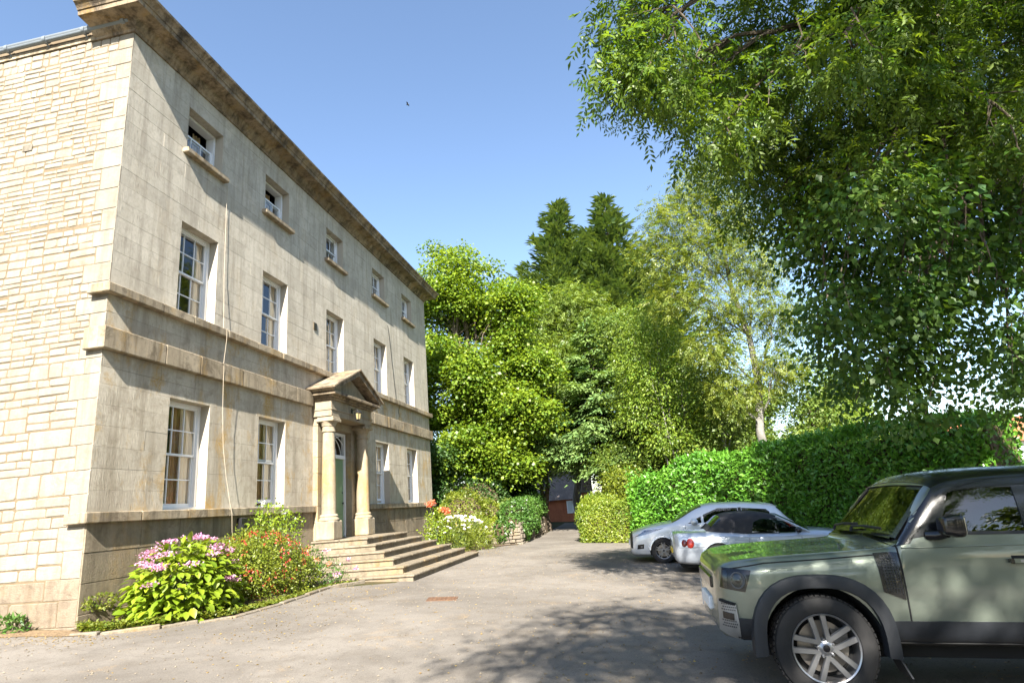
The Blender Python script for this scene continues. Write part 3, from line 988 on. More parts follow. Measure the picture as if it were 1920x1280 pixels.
cable('hanging_cable', 'long pale cable hanging loosely down the facade between the two left window columns',
      [(.02, 2.92, 9.0), (.022, 2.90, 8.3), (.03, 2.92, 6.6), (.07, 2.93, 5.42), (.15, 2.93, 5.40), (.15, 2.94, 5.2), (.11, 2.93, 4.66), (.125, 2.93, 4.5), (.12, 2.93, 4.25), (.10, 2.98, 3.6),
       (.09, 3.06, 2.9), (.10, 3.18, 2.3), (.12, 3.30, 1.8), (.15, 3.35, 1.55), (.12, 3.42, 1.2), (.10, 3.50, .98), (.10, 3.7, 1.05), (.07, 3.78, 1.18)], .004)
cable('thin_wire', 'thin slack wire running down the facade above the two right-hand ground-floor windows',
      [(.015, 12.5, 8.2), (.018, 12.66, 7.6), (.02, 12.95, 6.2), (.03, 13.1, 5.45), (.14, 13.12, 5.40), (.14, 13.15, 5.2), (.06, 13.2, 5.0), (.08, 13.3, 4.8)], .007, 'black_metal')
ub = thing('utility_box', 'small black box fixed to the plinth below the hanging cable', 'box', (.028, 3.78, 1.02))
MB().cbox(0, .12, -.10, .10, .02, .44, .02).build('case', 'black_metal', ub)
MB().cbox(.12, .15, -.08, .08, .06, .30, .01).build('cover', 'black_metal', ub)
MB().tube([(.06, .02, .02), (.06, .03, -.3), (.05, .02, -.7)], .014, 6).build('conduit', 'black_metal', ub)
vt = thing('wall_vent', 'small dark terracotta vent on the wall left of the middle first-floor window', 'vent', (.004, 7.0, 6.62))
MB().cbox(0, .02, -.09, .09, -.11, .11, .006).build('vent_plate', 'brass', vt)
mb = MB()
for q in range(4): mb.box(.0202, .024, -.07, .07, -.09 + q * .05, -.065 + q * .05)
mb.build('louvre', 'black_metal', vt)
# ------------------------------------------------------------------ cars
def paint(name, col, metal=0.55, rough=0.28):
    k = NT(name)
    p = k.pos(obj=True)
    fl = k.noise(p, 900, 1, 0.5)
    c = k.mix(tuple(x * .8 for x in col), tuple(x * 1.2 for x in col), fl)
    c = k.mix(c, (0.16, 0.14, 0.11), k.ramp(k.noise(p, 3.5, 7, 0.75), [(0.56, 0), (0.85, 0.35)]))
    k.set(c, k.ramp(k.noise(p, 6, 5, 0.7), [(0.3, rough), (0.75, rough + 0.16)]), metal, 0.5, 1.0)
    k.b.inputs['Coat Roughness'].default_value = 0.04
    return k.m
M['green_paint'] = paint('green_car_paint', (0.165, 0.190, 0.155))
M['silver_paint'] = paint('silver_car_paint', (0.74, 0.75, 0.76), 0.2)
M['silver_blue'] = paint('silver_blue_paint', (0.50, 0.54, 0.60), 0.4)
M['black_gloss'] = simple('black_gloss_paint', (0.006, 0.006, 0.007), 0.22, var=0.1, coat=0.35, obj=True)
M['cladding'] = simple('dark_cladding', (0.013, 0.015, 0.019), 0.55, var=0.15, scale=30, obj=True, bump=0.15)
M['rubber'] = simple('tyre_rubber', (0.013, 0.012, 0.012), 0.75, var=0.3, scale=30, bump=0.4, obj=True)
M['well'] = simple('wheel_well', (0.008, 0.008, 0.008), 0.9, obj=True)
M['alloy'] = simple('alloy_metal', (0.36, 0.36, 0.37), 0.33, 0.85, var=0.05, obj=True)
M['alloy_dark'] = simple('dark_alloy', (0.10, 0.10, 0.105), 0.4, 0.7, obj=True)
M['disc'] = simple('brake_disc', (0.32, 0.29, 0.26), 0.4, 0.9, obj=True)
M['soft_top'] = simple('soft_top_fabric', (0.022, 0.022, 0.026), 0.85, var=0.2, scale=60, bump=0.3, obj=True)
M['silver_trim'] = simple('silver_trim', (0.32, 0.32, 0.31), 0.4, 0.5, obj=True)
M['seat'] = simple('dark_seat', (0.05, 0.05, 0.052), 0.8, obj=True)
M['plate_yellow'] = simple('yellow_plate', (0.75, 0.52, 0.04), 0.4, var=0.05, obj=True)
M['chrome'] = simple('chrome', (0.75, 0.75, 0.76), 0.08, 1.0, var=0.02, obj=True)
M['mesh_dark'] = simple('dark_grille', (0.02, 0.022, 0.025), 0.45, obj=True)
def lamp(name, col, rough=0.08):
    return simple(name, col, rough, var=0.1, scale=60, coat=1.0, obj=True)
M['red_lamp'] = lamp('red_lamp', (0.42, 0.022, 0.010))
M['red_dark'] = lamp('dark_red_lamp', (0.10, 0.008, 0.008))
M['clear_lamp'] = glass('clear_lamp', (0.92, 0.94, 0.95), 0.08, 1.45)
M['lamp_bowl'] = simple('lamp_bowl', (0.30, 0.31, 0.33), 0.2, 0.9, obj=True)

def pchip(xs, Y, x):
    """monotone cubic interpolation of rows Y at x"""
    xs = np.asarray(xs, float); Y = np.asarray(Y, float)
    h = np.diff(xs); d = np.diff(Y, axis=0) / h[:, None]
    m = np.zeros_like(Y)
    m[0], m[-1] = d[0], d[-1]
    w1 = (2 * h[1:] + h[:-1])[:, None]; w2 = (h[1:] + 2 * h[:-1])[:, None]
    same = d[:-1] * d[1:] > 0
    with np.errstate(divide='ignore', invalid='ignore'):
        hm = (w1 + w2) / (w1 / d[:-1] + w2 / d[1:])
    m[1:-1] = np.where(same, np.nan_to_num(hm), 0)
    x = np.clip(np.atleast_1d(x), xs[0], xs[-1])
    i = np.clip(np.searchsorted(xs, x, side='right') - 1, 0, len(xs) - 2)
    t = ((x - xs[i]) / h[i])[:, None]; hh = h[i][:, None]
    return ((1 + 2 * t) * (1 - t) ** 2) * Y[i] + t * (1 - t) ** 2 * hh * m[i] + t * t * (3 - 2 * t) * Y[i + 1] + t * t * (t - 1) * hh * m[i + 1]

class Shell:
    """car body lofted through cross-sections: st = [(u, [(v, w) ... from sill to roof centre])]"""
    def __init__(s, st):
        s.u = [a for a, _ in st]
        s.K = len(st[0][1])
        s.C = np.array([np.array(b, float).reshape(-1) for _, b in st])
        s.cache = {}
    def ring(s, u, ts):
        key = round(float(u), 6)
        full = s.cache.get(key)
        if full is None:
            c = pchip(s.u, s.C, u)[0].reshape(s.K, 2)
            full = s.cache[key] = np.vstack([c, (c[:-1] * [-1, 1])[::-1]])       # on over to the far side
        k = np.arange(s.K * 2 - 1)
        return pchip(k, full, ts)
    def at(s, u, t, off=0.0):
        p = s.ring(u, [t])[0]
        if off:
            e = 1e-3
            a = np.array([u, *s.ring(u, [t - e])[0]]); b = np.array([u, *s.ring(u, [t + e])[0]])
            u1, u2 = max(s.u[0], u - e * 5), min(s.u[-1], u + e * 5)
            c = np.array([u1, *s.ring(u1, [t])[0]]); d = np.array([u2, *s.ring(u2, [t])[0]])
            # local frame (x=u, y=-v near side, z=w)
            f = lambda q: np.array([q[0], -q[1], q[2]])
            n = np.cross(f(d) - f(c), f(b) - f(a)); n = n / (np.linalg.norm(n) + 1e-12)
            base = np.array([u, -p[0], p[1]])
            ctr = np.array([u, 0, 0.6])
            if n @ (base - ctr) < 0: n = -n
            return base + n * off
        return np.array([u, -p[0], p[1]])
    def t_of(s, u, w, lo=0.5, hi=None):
        hi = hi or s.K - 1.02
        ts = np.linspace(lo, hi, 160)
        ws = s.ring(u, ts)[:, 1]
        i = int(np.argmax(ws >= w)) if (ws >= w).any() else len(ts) - 1
        if i == 0: return ts[0]
        a, b = ws[i - 1], ws[i]
        return ts[i - 1] + (ts[i] - ts[i - 1]) * ((w - a) / (b - a) if b > a else 0)
    def body(s, nu=110, nt=12):
        us = []
        for a, b in zip(s.u, s.u[1:]):
            n = max(2, int(round((b - a) / (s.u[-1] - s.u[0]) * nu)))
            us += list(np.linspace(a, b, n, endpoint=False))
        us.append(s.u[-1])
        ts = np.linspace(0, 2 * s.K - 2, (2 * s.K - 2) * 5 + 1)
        v = []
        for u in us:
            r = s.ring(u, ts)
            v += [(u, -a, b) for a, b in r]
        n = len(ts)
        f = [(i * n + j, (i + 1) * n + j, (i + 1) * n + j + 1, i * n + j + 1) for i in range(len(us) - 1) for j in range(n - 1)]
        f += [(i * n + n - 1, (i + 1) * n + n - 1, (i + 1) * n, i * n) for i in range(len(us) - 1)]
        f += [tuple(range(n)), tuple(range((len(us) - 1) * n, len(us) * n))[::-1]]
        return MB().add(v, f, True)
    def patch(s, poly, off=0.004, th=0.012, nu=10, nv=8, bywt='w', far=False, mb=None):
        """slab lying on the skin over a four-cornered patch poly = [(u,w) bl, br, tr, tl]; bywt 't' gives ring parameters"""
        mb = mb or MB()
        P = np.array(poly, float)
        top, bot = [], []
        for j in range(nv + 1):
            for i in range(nu + 1):
                a, b = i / nu, j / nv
                q = (1 - a) * (1 - b) * P[0] + a * (1 - b) * P[1] + a * b * P[2] + (1 - a) * b * P[3]
                t = q[1] if bywt == 't' else s.t_of(q[0], q[1])
                p1, p0 = s.at(q[0], t, off), s.at(q[0], t, off - th)
                if far: p1, p0 = p1 * [1, -1, 1], p0 * [1, -1, 1]
                top.append(p1); bot.append(p0)
        n = nu + 1
        N = len(top)
        f = [(j * n + i, j * n + i + 1, (j + 1) * n + i + 1, (j + 1) * n + i) for j in range(nv) for i in range(nu)]
        f += [tuple(N + k for k in q)[::-1] for q in f]
        for i in range(nu):
            f += [(i, N + i, N + i + 1, i + 1), (nv * n + i + 1, N + nv * n + i + 1, N + nv * n + i, nv * n + i)]
        for j in range(nv):
            f += [((j + 1) * n, N + (j + 1) * n, N + j * n, j * n), (j * n + nu, N + j * n + nu, N + (j + 1) * n + nu, (j + 1) * n + nu)]
        return mb.add(top + bot, f, True)
    def line(s, pts, off=0.002, r=0.004, far=False, bywt='w', dens=5):
        q = []
        for (u0, w0), (u1, w1) in zip(pts, pts[1:]):
            for i in range(dens):
                u, w_ = u0 + (u1 - u0) * i / dens, w0 + (w1 - w0) * i / dens
                q.append(s.at(u, w_ if bywt == 't' else s.t_of(u, w_), off))
        u, w_ = pts[-1]
        q.append(s.at(u, w_ if bywt == 't' else s.t_of(u, w_), off))
        if far: q = [p * [1, -1, 1] for p in q]
        return MB().tube([Vector(p) for p in q], r, 6)

def cut(o, cutters):
    """boolean difference with dark lining, baked into the mesh"""
    for c in cutters:
        c.parent = o.parent
        md = o.modifiers.new('cut', 'BOOLEAN')
        md.operation = 'DIFFERENCE'; md.solver = 'EXACT'; md.object = c
        try: md.material_mode = 'TRANSFER'
        except Exception: pass
    bpy.context.view_layer.update()
    dg = bpy.context.evaluated_depsgraph_get()
    me = bpy.data.meshes.new_from_object(o.evaluated_get(dg))
    o.modifiers.clear()
    old = o.data; o.data = me; bpy.data.meshes.remove(old)
    for c in cutters:
        d = c.data; bpy.data.objects.remove(c); bpy.data.meshes.remove(d)
    bm = bmesh.new(); bm.from_mesh(o.data)
    for e in bm.edges:
        e.smooth = not (len(e.link_faces) == 2 and e.calc_face_angle(0) > math.radians(38))
    bm.to_mesh(o.data); bm.free()

def cutter(mb):
    o = mb.build('cutter', 'well', None, sharp=None)
    return o

def wheel(car, u, y, r, width, rim_r, style, side=-1, steer=0.0):
    """wheel empty with tyre, rim and spokes; side -1 faces the camera side"""
    wh = bpy.data.objects.new('wheel', None); COL.objects.link(wh); wh.parent = car
    wh.location = (u, y, r)
    wh.rotation_euler = (0, 0, (0 if side < 0 else math.pi) + steer)
    h = width / 2
    pr = [(rim_r * .98, -h * .80), (rim_r * 1.02, -h * .93), (rim_r + (r - rim_r) * .30, -h * 1.0), (rim_r + (r - rim_r) * .62, -h * .99), (r * .965, -h * .90), (r * .99, -h * .76), (r, -h * .5), (r, h * .5),
          (r * .99, h * .76), (r * .965, h * .90), (rim_r + (r - rim_r) * .3, h), (rim_r * .98, h * .8)]
    mb = MB().lathe(pr, 64, axis='y')
    n = 56                                                # tread blocks
    for q in range(n):
        t = 2 * math.pi * q / n
        for yy, s_ in ((-h * .58, .55), (-h * .1, .0), (h * .38, .55)):
            a = t + s_ * math.pi / n
            c, s1 = math.cos(a), math.sin(a)
            w_, d_ = 2 * math.pi * r / n * .36, h * .19
            pts = []
            for dr in (-.004, .007):
                for da, dy in ((-w_, -d_), (w_, -d_), (w_, d_), (-w_, d_)):
                    aa = a + da / r
                    pts.append(((r + dr) * math.cos(aa), yy + dy, (r + dr) * math.sin(aa)))
            mb.add(pts, [(4, 5, 6, 7), (0, 1, 5, 4), (1, 2, 6, 5), (2, 3, 7, 6), (3, 0, 4, 7)])
    mb.build('tyre', 'rubber', wh)
    f = -h * .86
    mb = MB().lathe([(rim_r * 1.0, f - .004), (rim_r * .985, f - .010), (rim_r * .945, f - .004), (rim_r * .93, f + .03), (rim_r * .90, h * .2), (rim_r * .90, h * .8)], 56, axis='y')
    mb.build('rim', 'alloy', wh)
    mb = MB().lathe([(.0, f + .10), (rim_r * .74, f + .10), (rim_r * .74, f + .12), (0, f + .12)], 40, axis='y')
    mb.build('brake_disc', 'disc', wh)
    MB().box(rim_r * .25, rim_r * .72, f + .07, f + .14, rim_r * .12, rim_r * .5).build('caliper', 'alloy_dark', wh)
    MB().lathe([(.0, f + .15), (rim_r * .91, f + .15)], 40, axis='y').build('hub_back', 'well', wh)
    R0 = rim_r * .955
    def spoke(mb, a0, a1, r0, r1, w0, w1, y0, y1, th=.03):
        """tapering bar from (r0,a0) to (r1,a1) in the wheel plane"""
        p0 = Vector((r0 * math.cos(a0), 0, r0 * math.sin(a0))); p1 = Vector((r1 * math.cos(a1), 0, r1 * math.sin(a1)))
        d = (p1 - p0).normalized(); s_ = Vector((-d.z, 0, d.x))
        v = []
        for p, w_, yy in ((p0, w0, y0), (p1, w1, y1)):
            for sg in (-1, 1):
                v.append(p + s_ * sg * w_ * .5 * .8 + Vector((0, yy, 0)))
                v.append(p + s_ * sg * w_ * .5 + Vector((0, yy + .008, 0)))
                v.append(p + s_ * sg * w_ * .5 + Vector((0, yy + th, 0)))
        mb.add(v, [(0, 3, 9, 6), (1, 0, 6, 7), (2, 1, 7, 8), (3, 4, 10, 9), (4, 5, 11, 10), (2, 8, 11, 5), (0, 1, 2, 5, 4, 3), (6, 9, 10, 11, 8, 7)])
    ns = 5
    for q in range(ns):
        a = 2 * math.pi * q / ns + (math.radians(100) if style == 'split' else .35)
        mb = MB()
        if style == 'split':          # pairs of parallel bars that splay at the rim
            for s_ in (-1, 1):
                spoke(mb, a + s_ * .66, a + s_ * .195, rim_r * .22, R0, rim_r * .15, rim_r * .175, f + .008, f + .002)
        else:
            spoke(mb, a - .05, a - .17, rim_r * .15, R0, rim_r * .17, rim_r * .12, f + .006, f + .004)
            spoke(mb, a + .05, a + .17, rim_r * .15, R0, rim_r * .17, rim_r * .12, f + .006, f + .004)
        mb.build('spoke', 'alloy', wh)
        a2 = a + (0 if style == 'split' else math.pi / ns)
        MB().lathe([(.0, f - .012), (.008, f - .012), (.011, f - .004), (.011, f + .04)], 8, (rim_r * .255 * math.cos(a2), 0.012, rim_r * .255 * math.sin(a2)), 'y').build('wheel_nut', 'alloy', wh)
    MB().lathe([(.0, f - .004), (rim_r * .12, f - .004), (rim_r * .15, f + .006), (rim_r * .24, f + .012), (rim_r * .24, f + .05)], 28, axis='y').build('hub', 'alloy', wh)
    MB().lathe([(.0, f - .012), (rim_r * .085, f - .010), (rim_r * .105, f - .004)], 20, axis='y').build('centre_cap', 'black_gloss', wh)
    return wh

TH = math.atan(0.055)
def car_root(name, label, x, y, flip=False):
    c = thing(name, label, 'car', (x, y, gz(x) + .008))
    c.rotation_euler = (0, TH, 0)
    return c

def arch_trim(car, u0, r_in, r_out, v0, v1, hub, a0, a1, mat, squash=1.0, n=26):
    """wheel-arch lip on the near and the far side"""
    for sg in (-1, 1):
        v = []
        for i in range(n + 1):
            t = math.radians(a0 + (a1 - a0) * i / n)
            c, s_ = math.cos(t), math.sin(t)
            k = 1 / (abs(c) ** 2.6 + abs(s_) ** 2.6) ** (1 / 2.6) if squash else 1
            for r, vv in ((r_in, v0), (r_in + .012, v1), (r_out - .05, v1 + .004), (r_out - .012, v1 - .012), (r_out, v0)):
                v.append((u0 + r * k * c, sg * vv, hub + r * k * s_))
        m_ = 5
        f = [(i * m_ + j, i * m_ + (j + 1) % m_, (i + 1) * m_ + (j + 1) % m_, (i + 1) * m_ + j) for i in range(n) for j in range(m_)]
        f += [tuple(range(m_)), tuple(range(n * m_, n * m_ + m_))[::-1]]
        MB().add(v, f, True).build('wheel_arch', mat, car, sharp=35)

# ---------------- green off-roader in the foreground
def off_roader():
    car = car_root('off_roader', 'large sage-green off-road car with black roof and dark wheel arches in the foreground', 9.647, -1.46)
    B = 0.42
    def hood(vw, we, wc, bot, vb):
        return [(vb - .12, bot), (vb, bot + .05), (vw, .62), (vw + .005, .82), (vw - .005, .98), (vw - .045, we - .055), (vw - .13, we), (.42, wc), (0, wc + .004)]
    st = [(-.805, [(.50, .52), (.56, .54), (.60, .66), (.61, .80), (.60, .90), (.585, .935), (.55, .95), (.3, .955), (0, .955)]),
          (-.790, [(.56, .47), (.63, .50), (.68, .64), (.69, .80), (.68, .92), (.66, .975), (.60, .995), (.33, 1.0), (0, 1.0)]),
          (-.750, [(.66, .44), (.74, .48), (.79, .62), (.80, .82), (.795, .95), (.765, 1.015), (.68, 1.04), (.36, 1.045), (0, 1.045)]),
          (-.670, hood(.865, 1.072, 1.072, .43, .80)),
          (-.57, hood(.905, 1.092, 1.090, .43, .85)),
          (-.42, hood(.925, 1.112, 1.108, .43, .87)),
          (.0, hood(.930, 1.140, 1.132, .43, .88)),
          (.40, hood(.935, 1.165, 1.160, .42, .88)),
          (.62, hood(.938, 1.185, 1.182, .42, .88)),
          (.68, [(.76, .42), (.88, .47), (.938, .62), (.945, .82), (.938, 1.05), (.915, 1.185), (.87, 1.215), (.45, 1.215), (0, 1.215)]),
          (1.10, [(.76, .42), (.88, .47), (.938, .62), (.945, .82), (.94, 1.08), (.922, 1.24), (.775, 1.675), (.45, 1.735), (0, 1.75)]),
          (1.22, [(.76, .42), (.88, .47), (.938, .62), (.945, .82), (.94, 1.08), (.922, 1.25), (.79, 1.715), (.46, 1.79), (0, 1.805)]),
          (1.70, [(.76, .42), (.88, .47), (.938, .62), (.945, .82), (.94, 1.09), (.922, 1.26), (.80, 1.745), (.48, 1.83), (0, 1.845)]),
          (3.00, [(.76, .42), (.88, .47), (.938, .62), (.945, .82), (.94, 1.10), (.922, 1.27), (.80, 1.75), (.48, 1.84), (0, 1.855)]),
          (3.70, [(.74, .46), (.86, .50), (.93, .64), (.94, .82), (.93, 1.10), (.91, 1.27), (.79, 1.72), (.47, 1.80), (0, 1.81)]),
          (3.80, [(.70, .52), (.80, .56), (.88, .68), (.89, .82), (.88, 1.10), (.86, 1.26), (.75, 1.66), (.45, 1.72), (0, 1.73)])]
    S = Shell(st)
    body = S.body(130).build('body', 'green_paint', car, sharp=None)
    # openings: wheel wells, cabin, windows
    cs = []
    for u in (0, 3.02):
        for sg in (-1, 1):
            mb = MB().lathe([(0, 0), (.475, 0), (.475, .60), (0, .60)], 44, (u, sg * .55 if sg > 0 else -1.15, .415), 'y', smooth=False)
            cs.append(cutter(mb))
    cab = [(.95, .72), (3.6, .72), (3.6, 1.24), (3.5, 1.66), (1.24, 1.66), (.95, 1.25)]
    mb = MB().prism(cab, 'y', -.74, .74)
    cs.append(cutter(mb))
    wins = [[(.99, 1.30), (1.66, 1.30), (1.66, 1.662), (1.17, 1.662), (1.10, 1.60)], [(1.80, 1.30), (2.55, 1.30), (2.55, 1.672), (1.80, 1.672)], [(2.66, 1.32), (3.45, 1.32), (3.42, 1.672), (2.66, 1.672)]]
    for wn in wins:
        cs.append(cutter(MB().prism(wn, 'y', -1.2, 1.2)))
    # windscreen opening: slanted box
    a, b = Vector((.725, 0, 1.265)), Vector((1.085, 0, 1.672))
    d = (b - a).normalized(); nn = Vector((-d.z, 0, d.x))
    v = []
    for q, hw in ((a, .78), (b, .665)):
        for off in (-.30, .25):
            for s_ in (-1, 1):
                p = q + nn * off; v.append((p.x, s_ * hw, p.z))
    cs.append(cutter(MB().add(v, [(0, 1, 3, 2), (4, 6, 7, 5), (0, 2, 6, 4), (1, 5, 7, 3), (0, 4, 5, 1), (2, 3, 7, 6)])))
    cut(body, cs)
    # black roof and pillars
    mb = S.patch([(1.075, 5.75), (3.72, 5.85), (3.72, 10.15), (1.075, 10.25)], .006, .012, 44, 28, 't')
    mb.build('roof', 'black_gloss', car)
    for far in (False, True):
        for poly, nm in (([(.655, 1.195), (.78, 1.222), (1.21, 1.70), (1.075, 1.66)], 'pillar'), ([(.755, 1.252), (.985, 1.285), (1.015, 1.335), (.83, 1.335)], 'quarter_trim'),
                         ([(.84, 1.33), (1.02, 1.33), (1.19, 1.66), (1.10, 1.66)], 'pillar'), ([(1.66, 1.285), (1.80, 1.285), (1.80, 1.70), (1.66, 1.70)], 'pillar'), ([(2.55, 1.285), (2.66, 1.30), (2.66, 1.70), (2.55, 1.70)], 'pillar'),
                         ([(1.12, 1.66), (3.5, 1.668), (3.5, 1.735), (1.12, 1.705)], 'roof_rail')):
            S.patch(poly, .004, .012, 10, 8, far=far).build(nm, 'black_gloss', car)
        S.patch([(.97, 1.285), (1.66, 1.285), (1.66, 1.31), (.97, 1.31)], .007, .012, 10, 3, far=far).build('window_seal', 'cladding', car)
        for poly in ([(.86, 1.30), (1.67, 1.30), (1.67, 1.668), (1.16, 1.668)], [(1.79, 1.30), (2.56, 1.30), (2.56, 1.675), (1.79, 1.675)], [(2.65, 1.31), (3.46, 1.31), (3.43, 1.675), (2.65, 1.675)]):
            S.patch(poly, -.004, .004, 8, 6, far=far).build('side_window', 'car_glass', car)
    q = [a + nn * .012, b + nn * .012]
    mb = MB()
    sl = 8
    v = []
    for j, t in enumerate(np.linspace(0, 1, 7)):
        for i in range(sl + 1):
            s_ = -1 + 2 * i / sl
            p = a.lerp(b, t) + nn * (.006 + .035 * (1 - s_ * s_))
            v.append((p.x, s_ * (.80 + (.69 - .80) * t), p.z))
    f = [(j * (sl + 1) + i, j * (sl + 1) + i + 1, (j + 1) * (sl + 1) + i + 1, (j + 1) * (sl + 1) + i) for j in range(6) for i in range(sl)]
    MB().add(v, f, True).build('windscreen', 'car_glass', car, sharp=None)
    # black band round the windscreen
    mb = MB()
    def wsp(s_, t, off=.04):
        p = a.lerp(b, t) + nn * (off + .030 * (1 - s_ * s_)); return Vector((p.x, s_ * (.80 + (.69 - .80) * t), p.z))
    for s0, s1, t0, t1 in ((-1.02, -.90, -.03, 1.03), (.90, 1.02, -.03, 1.03), (-.9, .9, .93, 1.04), (-.9, .9, -.06, .05)):
        gv = []
        for j in range(7):
            for i in range(7):
                gv.append(wsp(s0 + (s1 - s0) * i / 6, t0 + (t1 - t0) * j / 6, .010))
        mb.add(gv, [(j * 7 + i, j * 7 + i + 1, (j + 1) * 7 + i + 1, (j + 1) * 7 + i) for j in range(6) for i in range(6)], True)
    mb.build('windscreen_band', 'black_gloss', car, sharp=None)
    # wipers
    for s0, s1, t1 in ((.05, -.74, .05), (.75, -.02, .07)):
        pts = [wsp(s0, -.10, .05), wsp(s0 - .03, -.02, .07), wsp(s0 + (s1 - s0) * .5, (t1) * .3, .075), wsp(s1, t1, .06)]
        MB().tube(pts, [.014, .014, .010, .007], 6).build('wiper', 'cladding', car)
        MB().tube([wsp(s0 * .6 + s1 * .4, 0.02, .052), wsp(s1, t1 - .01, .052)], .008, 6).build('wiper', 'cladding', car)
    # bonnet shut lines and black bonnet panel strips
    for far in (False, True):
        S.line([(-.745, 1.01), (-.4, 1.07), (.1, 1.10), (.62, 1.14)], .001, .006, far).build('seam', 'well', car)
        S.line([(.665, 1.24), (.672, 1.18), (.678, .62)], .001, .007, far).build('seam', 'well', car)
        S.line([(1.735, 1.28), (1.735, .64)], .001, .007, far).build('seam', 'well', car)
        S.line([(2.56, 1.28), (2.60, 1.0), (2.52, .8)], .001, .007, far).build('seam', 'well', car)
        # side vent
        S.patch([(.505, .845), (.663, .785), (.665, 1.152), (.490, 1.140)], .010, .02, 8, 8, far=far).build('side_vent', 'black_gloss', car)
        mb = MB()
        for i in range(6):
            u = .535 + .022 * i
            S.patch([(u, .86 - .28 * (u - .51)), (u + .005, .86 - .28 * (u - .51)), (u + .005, 1.125), (u, 1.125)], .014, .01, 1, 6, far=far, mb=mb)
        for i in range(12):
            w_ = .87 + .021 * i
            S.patch([(.528, w_), (.650, w_), (.650, w_ + .005), (.528, w_ + .005)], .0135, .01, 4, 1, far=far, mb=mb)
        mb.build('vent_grille', 'mesh_dark', car)
        # headlamp: black surround, bowl and round lens
        S.patch([(-.772, .862), (-.585, .838), (-.520, 1.012), (-.742, 1.026)], .006, .05, 10, 8, far=far).build('headlight_frame', 'black_gloss', car)
        hl = S.at(-.635, S.t_of(-.635, .932), .012)
        hn = Vector((-.55, -.82, .05)).normalized()
        if far: hl = hl * [1, -1, 1]; hn = Vector((hn.x, -hn.y, hn.z))
        hd = bpy.data.objects.new('headlight', None); COL.objects.link(hd); hd.parent = car
        hd.location = Vector(hl) - hn * .01
        hd.rotation_euler = hn.to_track_quat('Z', 'Y').to_euler()
        MB().lathe([(.070, .002), (.068, .010), (.060, .010), (.056, .0), (.045, -.004), (0, -.006)], 30).build('bowl', 'alloy_dark', hd)
        MB().lathe([(.064, .004), (.05, .020), (.025, .028), (0, .030)], 26).build('lens', 'clear_lamp', hd)
        MB().lathe([(.026, .0), (.024, .012), (0, .016)], 16).build('projector', 'black_gloss', hd)
        S.patch([(-.745, .875), (-.715, .873), (-.705, 1.0), (-.735, 1.005)], .012, .01, 3, 6, far=far).build('marker_light', 'clear_lamp', car)
        # lower cladding: sill, bumper corner
        S.patch([(.50, .425), (2.52, .425), (2.52, .622), (.515, .622)], .016, .03, 20, 6, far=far).build('sill_cladding', 'cladding', car)
        S.patch([(.50, .40), (2.52, .40), (2.52, .462), (.50, .462)], .022, .05, 20, 3, far=far).build('sill_step', 'well', car)
        S.patch([(-.66, .44), (-.47, .44), (-.50, .625), (-.68, .625)], .016, .05, 8, 6, far=far).build('bumper_corner', 'cladding', car)
        S.patch([(-.785, .50), (-.64, .445), (-.665, .735), (-.785, .76)], .018, .04, 8, 8, far=far).build('bumper_insert', 'silver_trim', car)
        S.patch([(-.755, .615), (-.685, .608), (-.685, .662), (-.755, .670)], .026, .02, 5, 4, far=far).build('fog_lamp_slot', 'black_gloss', car)
        S.patch([(-.775, .745), (-.67, .725), (-.67, .743), (-.775, .765)], .021, .02, 5, 2, far=far).build('bumper_slot', 'well', car)
        mb = MB()
        for i in range(7):
            for j in range(9):
                u = -.765 + .014 * i + (.008 if j % 2 else 0); w_ = .55 + .022 * j
                if .60 < w_ < .68 and u > -.82: continue
                S.patch([(u, w_), (u + .009, w_), (u + .009, w_ + .011), (u, w_ + .011)], .0195, .004, 1, 1, far=far, mb=mb)
        tag(mb.build('perforations', 'alloy_dark', car), kind='stuff')
        # door handle
        S.patch([(1.50, 1.055), (1.70, 1.055), (1.70, 1.12), (1.50, 1.12)], .002, .01, 6, 3, far=far).build('handle_recess', 'well', car)
        S.patch([(1.47, 1.062), (1.68, 1.062), (1.68, 1.098), (1.47, 1.098)], .034, .022, 6, 3, far=far).build('door_handle', 'green_paint', car)
        S.patch([(1.47, 1.062), (1.50, 1.062), (1.50, 1.098), (1.47, 1.098)], .037, .03, 2, 3, far=far).build('handle_end', 'black_gloss', car)
        S.patch([(1.545, 1.07), (1.60, 1.07), (1.60, 1.09), (1.545, 1.09)], .036, .004, 2, 2, far=far).build('key_slot', 'silver_trim', car)
        # waist swage on the doors
        S.line([(.70, 1.185), (1.73, 1.205), (3.6, 1.215)], .0, .006, far, dens=10).build('waist_swage', 'green_paint', car)
    # front skid, underside
    mb = MB()
    mb.prism([(-.785, .52), (-.60, .40), (-.50, .40), (-.5, .47), (-.76, .56)], 'y', -.62, .62)
    mb.build('front_skirt', 'well', car)
    MB().box(-.45, 3.5, -.70, .70, .30, .46).build('underbody', 'well', car)
    # grille on the nose
    MB().cbox(-.828, -.795, -.48, .48, .82, .92, .01).build('grille', 'black_gloss', car)
    MB().cbox(-.835, -.79, -.30, .30, .60, .72, .01).build('number_plate', 'white_paint', car)
    for u in (0, 3.02):
        arch_trim(car, u, .452, .575, .88, .972, .415, -8 if u == 0 else -5, 188, 'cladding')
